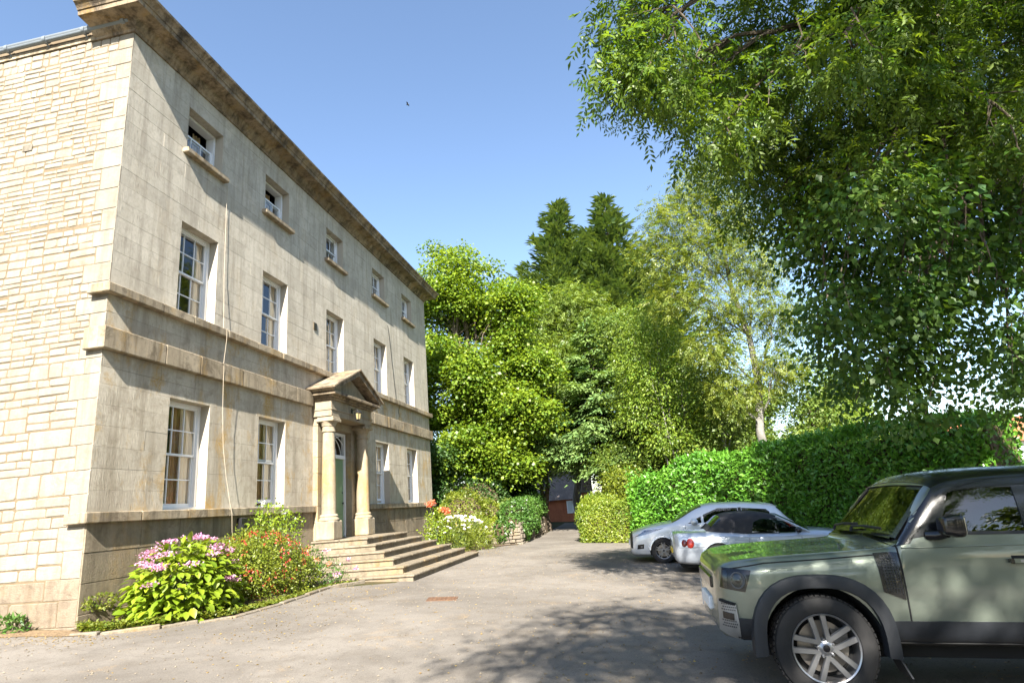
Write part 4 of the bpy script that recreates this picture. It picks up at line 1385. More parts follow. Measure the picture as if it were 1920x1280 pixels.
    for u in (0, 3.02):
        wheel(car, u, -.825, .405, .25, .272, 'split', -1)
        wheel(car, u, .825, .405, .25, .272, 'split', 1)
        for sg in (-1, 1):
            v = [(u + .46, sg * .74, .50), (u + .46, sg * .955, .50), (u + .60, sg * .965, .20), (u + .60, sg * .72, .20)]
            v += [(x + .014, y, z) for x, y, z in v]
            MB().add(v, [(0, 1, 2, 3), (7, 6, 5, 4), (0, 4, 5, 1), (1, 5, 6, 2), (2, 6, 7, 3), (3, 7, 4, 0)]).build('mud_flap', 'cladding', car)
    # mirrors
    for sg in (-1, 1):
        mr = bpy.data.objects.new('mirror', None); COL.objects.link(mr); mr.parent = car
        bm = bmesh.new(); bmesh.ops.create_uvsphere(bm, u_segments=32, v_segments=20, radius=1)
        pw = lambda t: math.copysign(abs(t) ** .38, t)
        for q in bm.verts:
            cx, cy, cz_ = pw(q.co.x), pw(q.co.y), pw(q.co.z)
            k_ = .84 if cx < 0 else 1
            q.co = Vector((cx * .078 + 1.05, sg * (1.055 + cy * .105 * k_), 1.365 + cz_ * .090 * k_))
        me = bpy.data.meshes.new('mirror_cap'); bm.to_mesh(me); bm.free()
        me.polygons.foreach_set('use_smooth', [True] * len(me.polygons))
        link('mirror_cap', me, 'black_gloss', mr)
        MB().box(1.122, 1.131, min(sg * .98, sg * 1.13), max(sg * .98, sg * 1.13), 1.30, 1.43).build('mirror_glass', 'chrome', mr)
        MB().tube([(.93, sg * .90, 1.285), (.99, sg * .96, 1.285), (1.03, sg * 1.03, 1.305)], [.045, .04, .035], 10).build('mirror_arm', 'black_gloss', mr)
    # cabin
    for y in (-.38, .38):
        MB().cbox(1.40, 1.92, y - .25, y + .25, .80, 1.02, .06).cbox(1.82, 2.0, y - .25, y + .25, .98, 1.52, .07).cbox(1.86, 1.97, y - .13, y + .13, 1.50, 1.68, .04).build('seat', 'seat', car)
    MB().cbox(2.55, 3.05, -.66, .66, .80, 1.02, .06).cbox(2.95, 3.1, -.66, .66, .98, 1.5, .06).build('rear_seat', 'seat', car)
    MB().cbox(.93, 1.12, -.72, .72, 1.02, 1.24, .03).build('dashboard', 'seat', car)
    pts = [(1.24 + .055 * math.cos(t), .38 + .18 * math.sin(t), 1.18 + .17 * math.cos(t)) for t in np.linspace(0, 2 * math.pi, 25)]
    MB().tube(pts, .016, 8, cap=False).cbox(1.2, 1.26, .30, .46, 1.13, 1.22, .02).build('steering_wheel', 'seat', car)
    # spare wheel and rear lamps, out of the picture
    sw = wheel(car, 3.92, 0, .405, .24, .272, 'split', -1)
    sw.location.z = 1.05; sw.rotation_euler = (0, 0, math.pi / 2)
    for sg in (-1, 1):
        for z_ in (.98, 1.12):
            MB().cbox(3.74, 3.82, min(sg * .78, sg * .88), max(sg * .78, sg * .88), z_, z_ + .09, .01).build('tail_lamp', 'red_lamp', car)
    return car
off_roader()

# ---------------- silver hatchback, nose towards the house
def hatchback():
    car = car_root('silver_hatchback', 'silver hatchback parked beyond the soft-top roadster, nose towards the house', 8.86, 9.36)
    def sec(vs, z0, w1, w2, wb, vb, wt, vt, wc):
        return [(vs - .16, z0), (vs - .04, z0 + .05), (vs, w1), (vs + .012, w2), (vb, wb), (vb - .05, wb + .05), (vt, wt), (vt * .55, wc - .015), (0, wc)]
    st = [(-.84, [(.40, .30), (.46, .32), (.50, .40), (.51, .48), (.50, .56), (.48, .60), (.42, .63), (.25, .645), (0, .65)]),
          (-.80, [(.52, .22), (.60, .25), (.65, .36), (.66, .48), (.65, .60), (.62, .655), (.54, .69), (.3, .71), (0, .715)]),
          (-.68, [(.62, .18), (.71, .22), (.765, .36), (.775, .50), (.765, .64), (.73, .715), (.63, .755), (.34, .78), (0, .79)]),
          (-.45, [(.68, .18), (.78, .22), (.83, .38), (.84, .56), (.825, .70), (.79, .79), (.68, .835), (.36, .865), (0, .875)]),
          (-.05, [(.70, .18), (.80, .23), (.855, .40), (.865, .60), (.85, .77), (.815, .865), (.70, .92), (.38, .95), (0, .96)]),
          (.22, [(.70, .18), (.80, .23), (.858, .42), (.868, .64), (.855, .83), (.825, .91), (.71, .965), (.39, .995), (0, 1.005)]),
          (1.08, [(.70, .18), (.80, .23), (.86, .42), (.872, .66), (.86, .90), (.83, .97), (.60, 1.36), (.36, 1.405), (0, 1.415)]),
          (1.45, [(.70, .18), (.80, .23), (.86, .42), (.872, .66), (.862, .92), (.832, .99), (.625, 1.40), (.38, 1.45), (0, 1.465)]),
          (2.00, [(.70, .18), (.80, .23), (.86, .42), (.875, .68), (.865, .95), (.835, 1.02), (.63, 1.405), (.39, 1.455), (0, 1.47)]),
          (2.65, [(.68, .20), (.79, .25), (.855, .44), (.872, .70), (.855, .98), (.82, 1.06), (.62, 1.36), (.38, 1.405), (0, 1.42)]),
          (2.86, [(.66, .22), (.77, .28), (.845, .46), (.86, .70), (.84, .99), (.80, 1.07), (.61, 1.31), (.38, 1.36), (0, 1.38)]),
          (3.12, [(.62, .26), (.73, .32), (.81, .48), (.83, .70), (.81, .90), (.775, .98), (.64, 1.06), (.40, 1.08), (0, 1.09)]),
          (3.30, [(.56, .32), (.66, .38), (.74, .50), (.76, .68), (.74, .82), (.70, .88), (.58, .92), (.36, .94), (0, .945)]),
          (3.36, [(.46, .38), (.54, .42), (.60, .52), (.62, .66), (.60, .76), (.57, .80), (.48, .83), (.3, .84), (0, .845)])]
    S = Shell(st)
    body = S.body(110).build('body', 'silver_paint', car, sharp=None)
    cs = []
    for u in (0, 2.54):
        for lo in (-1.1, .56):
            cs.append(cutter(MB().lathe([(0, 0), (.345, 0), (.345, .54), (0, .54)], 40, (u, lo, .31), 'y', smooth=False)))
    cs.append(cutter(MB().prism([(.62, .62), (2.8, .62), (2.8, 1.0), (2.6, 1.29), (1.2, 1.31), (.68, .98)], 'y', -.60, .60)))
    wins = [[(.66, .955), (1.00, .965), (1.00, 1.13)], [(1.06, .97), (1.93, 1.0), (1.93, 1.315), (1.44, 1.315), (1.06, 1.165)], [(2.03, 1.005), (2.66, 1.10), (2.70, 1.20), (2.62, 1.27), (2.03, 1.315)]]
    for wn in wins:
        cs.append(cutter(MB().prism(wn, 'y', -1.2, 1.2)))
    cut(body, cs)
    for far in (False, True):
        for poly in ([(.60, .945), (1.97, .985), (1.97, 1.33), (1.30, 1.30)], [(2.0, .99), (2.66, 1.08), (2.72, 1.24), (2.0, 1.325)]):
            S.patch(poly, -.003, .004, 12, 6, far=far).build('side_window', 'car_glass', car)
        S.patch([(1.94, .99), (2.02, .995), (2.02, 1.325), (1.94, 1.325)], .004, .008, 2, 6, far=far).build('door_pillar', 'black_gloss', car)
        for ln in ([(.60, .93), (.56, .60), (.62, .26)], [(2.0, .98), (2.05, .60), (2.0, .28)], [(.55, .28), (2.2, .30)]):
            S.line(ln, .001, .004, far).build('seam', 'well', car)
        S.patch([(-.70, .645), (-.42, .70), (.03, .85), (-.44, .80)], .005, .02, 10, 6, far=far).build('headlight', 'lamp_bowl', car)
        S.patch([(-.69, .65), (-.42, .705), (.02, .847), (-.44, .795)], .010, .004, 10, 6, far=far).build('headlight_lens', 'clear_lamp', car)
        S.patch([(-.66, .34), (-.49, .36), (-.48, .47), (-.64, .45)], .004, .02, 5, 4, far=far).build('fog_lamp_recess', 'black_gloss', car)
        S.patch([(-.57, .37), (-.52, .38), (-.52, .43), (-.57, .42)], .010, .01, 3, 3, far=far).build('fog_lamp', 'lamp_bowl', car)
        S.patch([(3.03, .86), (3.25, .80), (3.22, .955), (2.98, 1.03)], .006, .02, 6, 6, far=far).build('tail_lamp', 'red_lamp', car)
        S.line([(.62, .74), (2.9, .80)], .003, .010, far, dens=14).build('side_moulding', 'silver_paint', car)
        for u in (1.72,):
            S.patch([(u, .85), (u + .2, .855), (u + .2, .885), (u, .88)], .025, .02, 5, 2, far=far).build('door_handle', 'silver_paint', car)
    S.patch([(.27, 6.0), (1.05, 5.99), (1.05, 10.01), (.27, 10.0)], .004, .006, 12, 18, 't').build('windscreen', 'car_glass', car)
    S.patch([(2.90, 6.05), (3.10, 6.05), (3.10, 9.95), (2.90, 9.95)], .004, .006, 6, 14, 't').build('rear_window', 'car_glass', car)
    S.patch([(2.60, 6.2), (2.90, 6.2), (2.90, 9.8), (2.60, 9.8)], .022, .02, 6, 14, 't').build('roof_spoiler', 'silver_paint', car)
    S.patch([(-.825, 2.0), (-.76, 2.0), (-.76, 14.0), (-.825, 14.0)], .004, .02, 3, 24, 't').build('lower_grille', 'mesh_dark', car)
    MB().cbox(-.87, -.835, -.26, .26, .42, .53, .005).build('number_plate', 'white_paint', car)
    MB().cbox(-.2, 3.0, -.62, .62, .14, .24, .03).build('underbody', 'well', car)
    for u in (0, 2.54):
        arch_trim(car, u, .338, .372, .84, .888, .31, 2, 178, 'silver_paint', squash=0)
        wheel(car, u, -.765, .308, .20, .205, 'twin', -1)
        wheel(car, u, .765, .308, .20, .205, 'twin', 1)
    for sg in (-1, 1):
        mr = bpy.data.objects.new('mirror', None); COL.objects.link(mr); mr.parent = car
        bm = bmesh.new(); bmesh.ops.create_uvsphere(bm, u_segments=18, v_segments=12, radius=1)
        for q in bm.verts:
            q.co = Vector((q.co.x * .085 + .80 + (.02 if q.co.x > 0 else 0), sg * (.965 + q.co.y * .115), 1.0 + q.co.z * .085))
        me = bpy.data.meshes.new('mirror_cap'); bm.to_mesh(me); bm.free()
        me.polygons.foreach_set('use_smooth', [True] * len(me.polygons))
        link('mirror_cap', me, 'silver_paint', mr)
        MB().tube([(.80, sg * .82, .95), (.80, sg * .90, .97)], .03, 8).build('mirror_arm', 'black_gloss', mr)
    for y in (-.34, .34):
        MB().cbox(1.25, 1.7, y - .22, y + .22, .62, .78, .05).cbox(1.62, 1.78, y - .22, y + .22, .72, 1.16, .05).cbox(1.66, 1.76, y - .12, y + .12, 1.14, 1.29, .03).build('seat', 'seat', car)
    MB().cbox(2.35, 2.5, -.56, .56, .64, 1.12, .04).build('rear_seat', 'seat', car)
    MB().cbox(.66, .85, -.6, .6, .74, .95, .03).build('dashboard', 'seat', car)
    return car
hatchback()

# ---------------- silver roadster, tail towards the house
def roadster():
    # local u = 0 at the rear axle, nose towards +u
    car = car_root('silver_roadster', 'low silver-blue two-seat roadster with a black fabric soft top, between the other cars', 9.92, 7.0)
    def sec(vs, z0, w1, w2, wb, vb, vt, wt, wc):
        return [(vs - .16, z0), (vs - .05, z0 + .05), (vs, w1), (vs + .01, w2), (vb, wb), (vb - .06, wb + .04), (vt, wt), (vt * .55, wc - .01), (0, wc)]
    st = [(-.93, [(.46, .34), (.54, .36), (.60, .46), (.62, .56), (.61, .66), (.59, .71), (.54, .74), (.3, .75), (0, .75)]),
          (-.90, [(.54, .27), (.62, .30), (.69, .42), (.71, .56), (.70, .70), (.67, .775), (.60, .815), (.34, .83), (0, .83)]),
          (-.80, [(.60, .20), (.70, .24), (.78, .40), (.80, .56), (.785, .72), (.74, .81), (.65, .845), (.36, .855), (0, .86)]),
          (-.50, [(.66, .18), (.77, .22), (.845, .38), (.865, .56), (.845, .72), (.78, .815), (.68, .855), (.37, .875), (0, .885)]),
          (-.15, [(.68, .17), (.79, .21), (.875, .38), (.895, .58), (.87, .74), (.79, .83), (.68, .87), (.38, .895), (0, .905)]),
          (.25, [(.68, .16), (.79, .20), (.875, .38), (.895, .58), (.865, .75), (.79, .825), (.68, .86), (.38, .885), (0, .895)]),
          (.70, [(.68, .16), (.78, .20), (.85, .36), (.865, .56), (.845, .74), (.78, .80), (.68, .83), (.38, .85), (0, .85)]),
          (1.50, [(.68, .16), (.78, .20), (.85, .36), (.865, .58), (.845, .75), (.78, .805), (.68, .83), (.38, .85), (0, .85)]),
          (1.85, [(.68, .16), (.78, .20), (.855, .36), (.87, .58), (.85, .76), (.785, .825), (.68, .87), (.38, .90), (0, .91)]),
          (2.20, [(.68, .16), (.78, .20), (.865, .36), (.88, .58), (.855, .76), (.785, .82), (.67, .86), (.37, .89), (0, .90)]),
          (2.70, [(.66, .16), (.77, .20), (.86, .36), (.87, .56), (.84, .72), (.76, .78), (.64, .81), (.36, .83), (0, .84)]),
          (3.00, [(.60, .18), (.70, .22), (.78, .36), (.79, .50), (.76, .63), (.69, .69), (.58, .72), (.32, .735), (0, .74)]),
          (3.16, [(.44, .26), (.50, .30), (.55, .40), (.56, .48), (.54, .56), (.50, .60), (.42, .62), (.24, .63), (0, .63)])]
    S = Shell(st)
    body = S.body(110).build('body', 'silver_blue', car, sharp=None)
    cs = []
    for u in (0, 2.49):
        for lo in (-1.1, .56):
            cs.append(cutter(MB().lathe([(0, 0), (.355, 0), (.355, .54), (0, .54)], 40, (u, lo, .315), 'y', smooth=False)))
    cs.append(cutter(MB().prism([(.50, .50), (1.75, .50), (1.85, 1.2), (.30, 1.2)], 'y', -.63, .63)))
    cut(body, cs)
    # soft top: its own shell
    tp = [(-.20, [(.66, .80), (.66, .84), (.65, .865), (.62, .885), (.55, .895), (.48, .90), (.36, .905), (.2, .908), (0, .91)]),
          (-.05, [(.72, .79), (.72, .83), (.71, .87), (.69, .92), (.65, .97), (.60, 1.00), (.46, 1.03), (.25, 1.045), (0, 1.05)]),
          (.15, [(.745, .79), (.745, .84), (.735, .90), (.71, .98), (.67, 1.07), (.61, 1.13), (.48, 1.175), (.26, 1.195), (0, 1.20)]),
          (.45, [(.75, .79), (.75, .84), (.74, .91), (.715, 1.01), (.675, 1.12), (.61, 1.195), (.48, 1.24), (.26, 1.262), (0, 1.268)]),
          (.80, [(.75, .79), (.75, .84), (.74, .91), (.715, 1.01), (.675, 1.12), (.61, 1.20), (.48, 1.25), (.26, 1.275), (0, 1.282)]),
          (1.18, [(.75, .79), (.75, .84), (.735, .90), (.705, .99), (.665, 1.09), (.60, 1.16), (.48, 1.205), (.26, 1.23), (0, 1.238)]),
          (1.32, [(.745, .79), (.745, .83), (.73, .89), (.70, .97), (.66, 1.06), (.595, 1.125), (.47, 1.165), (.26, 1.19), (0, 1.197)])]
    T = Shell(tp)
    top = T.body(40).build('soft_top', 'soft_top', car, sharp=None)
    win = [(.74, .835), (1.60, .82), (1.36, 1.075), (1.20, 1.115), (.98, 1.125), (.80, 1.05)]
    cut(top, [cutter(MB().prism(win, 'y', -1.2, 1.2)), cutter(MB().prism([(.40, .6), (1.6, .6), (1.5, 1.12), (1.2, 1.15), (.5, 1.17)], 'y', -.60, .60))])
    for far in (False, True):
        T.patch([(.72, .825), (1.30, .82), (1.30, 1.10), (.78, 1.125)], -.004, .004, 8, 6, far=far).build('side_window', 'car_glass', car)
        sg = 1 if far else -1
        # door glass runs on to the windscreen pillar
        v = [(1.28, sg * .725, .83), (1.68, sg * .745, .83), (1.44, sg * .65, 1.06), (1.28, sg * .64, 1.095)]
        v2 = [(x, y - sg * .004, z) for x, y, z in v]
        MB().add(v + v2, [(0, 1, 2, 3), (7, 6, 5, 4), (0, 4, 5, 1), (1, 5, 6, 2), (2, 6, 7, 3), (3, 7, 4, 0)]).build('side_window', 'car_glass', car)
        MB().tube([(1.30, sg * .60, 1.165), (1.50, sg * .66, 1.06), (1.74, sg * .735, .92), (1.92, sg * .77, .825)], [.022, .024, .026, .03], 8).build('windscreen_pillar', 'silver_blue', car)
        T.patch([(-.12, .93), (.12, .92), (.15, 1.07), (.02, 1.04)], .004, .01, 6, 6, far=far)
        for ln in ([(.68, .78), (.62, .5), (.66, .22)], [(1.72, .80), (1.74, .5), (1.66, .22)]):
            S.line(ln, .001, .004, far).build('seam', 'well', car)
        S.line([(-.82, .545), (-.3, .555), (-.05, .62)], .001, .004, far).build('seam', 'well', car)
        S.line([(.36, .70), (.72, .68), (1.7, .62), (2.2, .60)], .001, .010, far, dens=10).build('side_crease', 'silver_blue', car)
        tl_ = S.at(-.585, S.t_of(-.585, .625), .004)
        tn = Vector((-.35, -.93, .12)).normalized()
        if far: tl_ = tl_ * [1, -1, 1]; tn = Vector((tn.x, -tn.y, tn.z))
        for du, r_, mt in ((0, .088, 'red_lamp'), (-.13, .066, 'red_dark')):
            q_ = S.at(-.585 + du, S.t_of(-.585 + du, .64), .004)
            if far: q_ = q_ * [1, -1, 1]
            lm = MB().lathe([(r_ * 1.12, -.03), (r_ * 1.1, .004), (r_, .012), (r_ * .7, .022), (0, .028)], 24).build('tail_lamp', mt, car)
            lm.location = Vector(q_); lm.rotation_euler = (tn + Vector((du * 2.2, 0, 0))).normalized().to_track_quat('Z', 'Y').to_euler()
            lm.scale = (.85, 1.05, 1)
        S.patch([(.80, .665), (1.0, .66), (1.0, .69), (.80, .695)], .022, .02, 5, 2, far=far).build('door_handle', 'silver_blue', car)
    v = []
    for j in range(5):
        t = j / 4
        for i in range(9):
            s_ = -1 + i / 4
            y = s_ * (.74 + (.585 - .74) * t)
            v.append((1.93 - .63 * t + .10 * (1 - s_ * s_), y, .86 + .335 * t + .02 * (1 - s_ * s_)))
    MB().add(v, [(j * 9 + i, j * 9 + i + 1, (j + 1) * 9 + i + 1, (j + 1) * 9 + i) for j in range(4) for i in range(8)], True).build('windscreen', 'car_glass', car, sharp=None)
    # rear window in the hood
    T.patch([(-.10, 4.6), (.13, 4.6), (.13, 11.4), (-.10, 11.4)], .004, .008, 6, 18, 't').build('rear_window', 'car_glass', car)
    S.patch([(-.925, 3.6), (-.885, 3.6), (-.885, 12.4), (-.925, 12.4)], .006, .02, 3, 20, 't').build('boot_lid_edge', 'silver_blue', car)
    MB().cbox(-.958, -.925, -.27, .27, .40, .51, .006).build('number_plate', 'plate_yellow', car)
    MB().cbox(-.8, 2.9, -.62, .62, .12, .22, .03).build('underbody', 'well', car)
    for u in (0, 2.49):
        arch_trim(car, u, .350, .385, .86, .908, .315, 2, 178, 'silver_blue', squash=0)
        wheel(car, u, -.78, .315, .22, .225, 'twin', -1)
        wheel(car, u, .78, .315, .22, .225, 'twin', 1)
    for sg in (-1, 1):
        mr = bpy.data.objects.new('mirror', None); COL.objects.link(mr); mr.parent = car
        bm = bmesh.new(); bmesh.ops.create_uvsphere(bm, u_segments=16, v_segments=10, radius=1)
        for q in bm.verts:
            q.co = Vector((q.co.x * .07 + 1.66, sg * (.93 + q.co.y * .10), .885 + q.co.z * .062))
        me = bpy.data.meshes.new('mirror_cap'); bm.to_mesh(me); bm.free()
        me.polygons.foreach_set('use_smooth', [True] * len(me.polygons))
        link('mirror_cap', me, 'black_gloss', mr)
        MB().tube([(1.68, sg * .76, .83), (1.67, sg * .86, .85)], .022, 8).build('mirror_arm', 'black_gloss', mr)
    for y in (-.36, .36):
        MB().cbox(.72, 1.2, y - .22, y + .22, .42, .55, .04).cbox(.62, .78, y - .22, y + .22, .50, .96, .05).cbox(.64, .74, y - .12, y + .12, .93, 1.06, .03).build('seat', 'seat', car)
    MB().cbox(1.55, 1.75, -.6, .6, .6, .82, .03).build('dashboard', 'seat', car)
    pts = [(1.45, .36 + .17 * math.cos(t), .78 + .16 * math.sin(t)) for t in np.linspace(0, 2 * math.pi, 20)]
    MB().tube(pts, .014, 6, cap=False).build('steering_wheel', 'seat', car)
    return car
roadster()
# ------------------------------------------------------------------ vegetation
def unit_rand(n):
    return nrm(RNG.normal(size=(n, 3)))

def place_mesh(name, me, mat, parent, org):
    me.transform(Matrix.Translation(-Vector(org)))
    return link(name, me, mat, parent)

def blob_clumps(blobs, dens, shell=0.5, zmin=None):
    """clump centres spread through ellipsoids; blobs = (x,y,z,rx,ry,rz)"""
    C, O = [], []
    for b in blobs:
        x, y, z, rx, ry, rz = b
        n = max(4, int(dens * (rx * ry * rz) ** (2 / 3)))
        d = unit_rand(n)
        r = shell + (1 - shell) * RNG.random((n, 1)) ** 0.7
        C.append(np.array([x, y, z]) + d * r * np.array([rx, ry, rz]) * (1 + .10 * RNG.normal(size=(n, 1))))
        O.append(d)
    C, O = np.vstack(C), np.vstack(O)
    if zmin is not None:
        k = C[:, 2] > zmin
        C, O = C[k], O[k]
    return C, O

def leaves_on(C, O, per, spread, flat, L, W, droop=0.35, up=0.8, jit=0.5, out=0.5, tone=(0.5, 0.22, 0.16), seed_tone=None):
    n = len(C)
    ct = tone[0] + tone[1] * RNG.normal(size=n)
    Ci, Oi = np.repeat(C, per, 0), np.repeat(O, per, 0)
    N_ = len(Ci)
    rel = RNG.normal(size=(N_, 3)) * spread * np.array([1, 1, flat])
    rel[:, 2] -= 0.25 * np.hypot(rel[:, 0], rel[:, 1]) ** 2 / max(spread, .05)
    P = Ci + rel
    A = nrm(rel * np.array([1, 1, .3])) + Oi * out * np.array([1, 1, .3]) + np.array([0, 0, -droop]) + RNG.normal(size=(N_, 3)) * jit
    Nn = np.array([0, 0, up]) + Oi * .35 + RNG.normal(size=(N_, 3)) * .45
    Ls = L * RNG.uniform(.7, 1.25, N_)
    t = np.repeat(ct, per) + tone[2] * RNG.normal(size=N_)
    return P, A, Nn, Ls, Ls * W / L, t

def pinnate(C, O, per, spread, L, pairs, lw, droop=0.5, tone=(0.5, 0.2, 0.15), flat=0.7):
    """compound leaves: rachis of length L with paired leaflets"""
    n = len(C)
    Ci, Oi = np.repeat(C, per, 0), np.repeat(O, per, 0)
    N_ = len(Ci)
    base = Ci + RNG.normal(size=(N_, 3)) * spread * np.array([1, 1, flat])
    d = nrm(nrm(RNG.normal(size=(N_, 3)) * [1, 1, .5]) + Oi * .5 + np.array([0, 0, -droop]))
    Nn = np.array([0, 0, 1.0]) + RNG.normal(size=(N_, 3)) * .35
    side = nrm(np.cross(d, Nn)); Nn = np.cross(side, d)
    Ls = L * RNG.uniform(.75, 1.2, N_)
    ct = np.repeat(tone[0] + tone[1] * RNG.normal(size=n), per) + .08 * RNG.normal(size=N_)
    P, A, NN, LL, WW_, T = [], [], [], [], [], []
    for k in range(pairs * 2 + 1):
        if k == pairs * 2:
            s, t = 0, 1.0
        else:
            s, t = (-1 if k % 2 else 1), 0.25 + 0.75 * (k // 2) / pairs
        p = base + d * (Ls * t)[:, None] + np.array([0, 0, -1]) * (Ls * .18 * t * t)[:, None]
        a = d * (.55 if s else 1) + side * s * .85 + np.array([0, 0, -.18]) + RNG.normal(size=(N_, 3)) * .14
        P.append(p); A.append(a); NN.append(Nn + RNG.normal(size=(N_, 3)) * .25)
        l = Ls * lw[0] * RNG.uniform(.8, 1.15, N_)
        LL.append(l); WW_.append(l * lw[1]); T.append(ct + tone[2] * RNG.normal(size=N_) * .5)
    return [np.concatenate(q) for q in (P, A, NN, LL, WW_, T)]

def join(*sets):
    return [np.concatenate(q) for q in zip(*sets)]

def limb_path(a, b, sag=0.1, n=5, wob=0.06):
    a, b = Vector(a), Vector(b)
    ln = (b - a).length
    pts = []
    for i in range(n + 1):
        t = i / n
        p = a.lerp(b, t) + Vector((0, 0, sag * ln * 4 * t * (1 - t)))
        if 0 < i < n:
            p += Vector((random.uniform(-1, 1), random.uniform(-1, 1), random.uniform(-.6, .6))) * wob * ln
        pts.append(p)
    return pts

def broadleaf(name, label, base, top, trunk_r, blobs, leafset, mat, bark='bark', group=None, twigs=40, stems=1, lean=None, trunk_to=None, limb=.62):
    root = thing(name, label, 'tree', base, group)
    bx_, by_, bz = base
    mb = MB()
    tt = trunk_to or (np.mean([b[0] for b in blobs]), np.mean([b[1] for b in blobs]), top * .8)
    axes = []
    for s in range(stems):
        a = Vector((bx_ + (random.uniform(-.25, .25) if s else 0), by_ + (random.uniform(-.25, .25) if s else 0), bz - .2))
        b = Vector(tt) + (Vector((random.uniform(-1, 1), random.uniform(-1, 1), random.uniform(-1.0, 0))) * (1.2 if s else 0))
        pts = limb_path(a, b, 0, 7, .018)
        rad = [trunk_r * (1.25 if i == 0 else 1) * (1 - .80 * i / 7) for i in range(8)]
        if s: rad = [r * .75 for r in rad]
        mb.tube(pts, rad, 10)
        axes.append((pts, rad))
    for b in blobs:
        pts, rad = random.choice(axes)
        zt = b[2] - .55 * b[5]
        i = min(range(1, 7), key=lambda q: abs(pts[q].z - zt * .8))
        r0 = rad[i] * limb
        c = Vector(b[:3])
        lp = limb_path(pts[i], c, .05, 5, .05)
        mb.tube(lp, [r0 * (1 - .78 * q / 5) for q in range(6)], 7)
        for q in range(max(2, int(twigs / len(blobs)))):
            e = c + Vector(unit_rand(1)[0]) .to_3d() * 1.0
            e = c + Vector([x * y * .85 for x, y in zip(unit_rand(1)[0], b[3:6])])
            st = lp[random.randint(2, 5)]
            mb.tube(limb_path(st, e, .06, 3, .07), [r0 * .22, r0 * .16, r0 * .10, .006], 5)
    mb.build('trunk', bark, root, base)
    for o in root.children: o.location = (0, 0, 0)
    me = leaf_mesh('crown', *leafset)
    place_mesh('crown', me, mat, root, base)
    return root

# ---- big maple beyond the house
env = [(-2.6, 22, 10.8, 2.1, 2.0, 2.1), (-.3, 22.3, 12.4, 2.3, 2.1, 2.1), (1.9, 22.8, 11.2, 2.1, 2.0, 2.1), (3.2, 23, 8.9, 1.6, 1.8, 2.0), (-.9, 21.6, 8.6, 2.2, 1.8, 1.8), (1.3, 21.6, 7.2, 2.0, 1.8, 1.7),
       (-2.4, 21.4, 6.4, 2.0, 1.8, 1.8), (-.6, 21.2, 4.2, 2.0, 1.7, 1.2), (1.9, 21.5, 3.9, 1.9, 1.6, 1.1), (3.2, 21.8, 5.8, 1.2, 1.5, 1.3)]
bl = []
rs = random.Random(77)
for e in env:
    for q in range(11):
        d = unit_rand(1)[0]
        k = rs.uniform(.45, 1.04)
        r = rs.uniform(.75, 1.35)
        bl.append((e[0] + d[0] * e[3] * k, e[1] + d[1] * e[4] * k, e[2] + d[2] * e[5] * k, r, r, r * rs.uniform(.45, .7)))
for x, y, z in ((-.3, 22, 14.9), (.7, 22.4, 15.3), (-1.5, 22, 14.0), (1.9, 22.6, 14.2), (-.9, 22.3, 15.6), (2.9, 22.6, 13.0), (-3.4, 22, 13.0)):
    bl.append((x, y, z, .5, .5, .6))
C, O = blob_clumps(bl, 48, .35)
broadleaf('maple_tree', 'broad bright-green maple rising directly behind the far end of the stone house', (.9, 22.6, gz(.9)), 15, .30, bl,
          leaves_on(C, O, 30, .36, .28, .165, .14, tone=(.47, .30, .18)), 'lf_maple', stems=5, twigs=220, limb=.3)
# ---- feathery tree between maple and cypress
bl = [(3.4, 28.5, 12.2, 1.9, 1.9, 2.1), (5.6, 29, 13.0, 2.1, 1.9, 2.0), (7.2, 29.4, 12.0, 1.6, 1.6, 2.0), (4.4, 28, 9.5, 2.1, 1.8, 2.0), (6.4, 28.4, 9.8, 1.8, 1.8, 2.0), (3.2, 28, 6.8, 1.8, 1.8, 1.8), (5.2, 27.6, 6.9, 1.8, 1.6, 1.8)]
C, O = blob_clumps(bl, 100, .5)
broadleaf('feathery_tree', 'soft pale-green feathery tree with bare grey boughs, behind the drooping cypress', (5.2, 29.2, gz(5.2)), 15, .26, bl,
          pinnate(C, O, 5, .33, .42, 4, (.36, .42), tone=(.5, .25, .18)), 'lf_mid', 'bark_pale', twigs=60, stems=2)
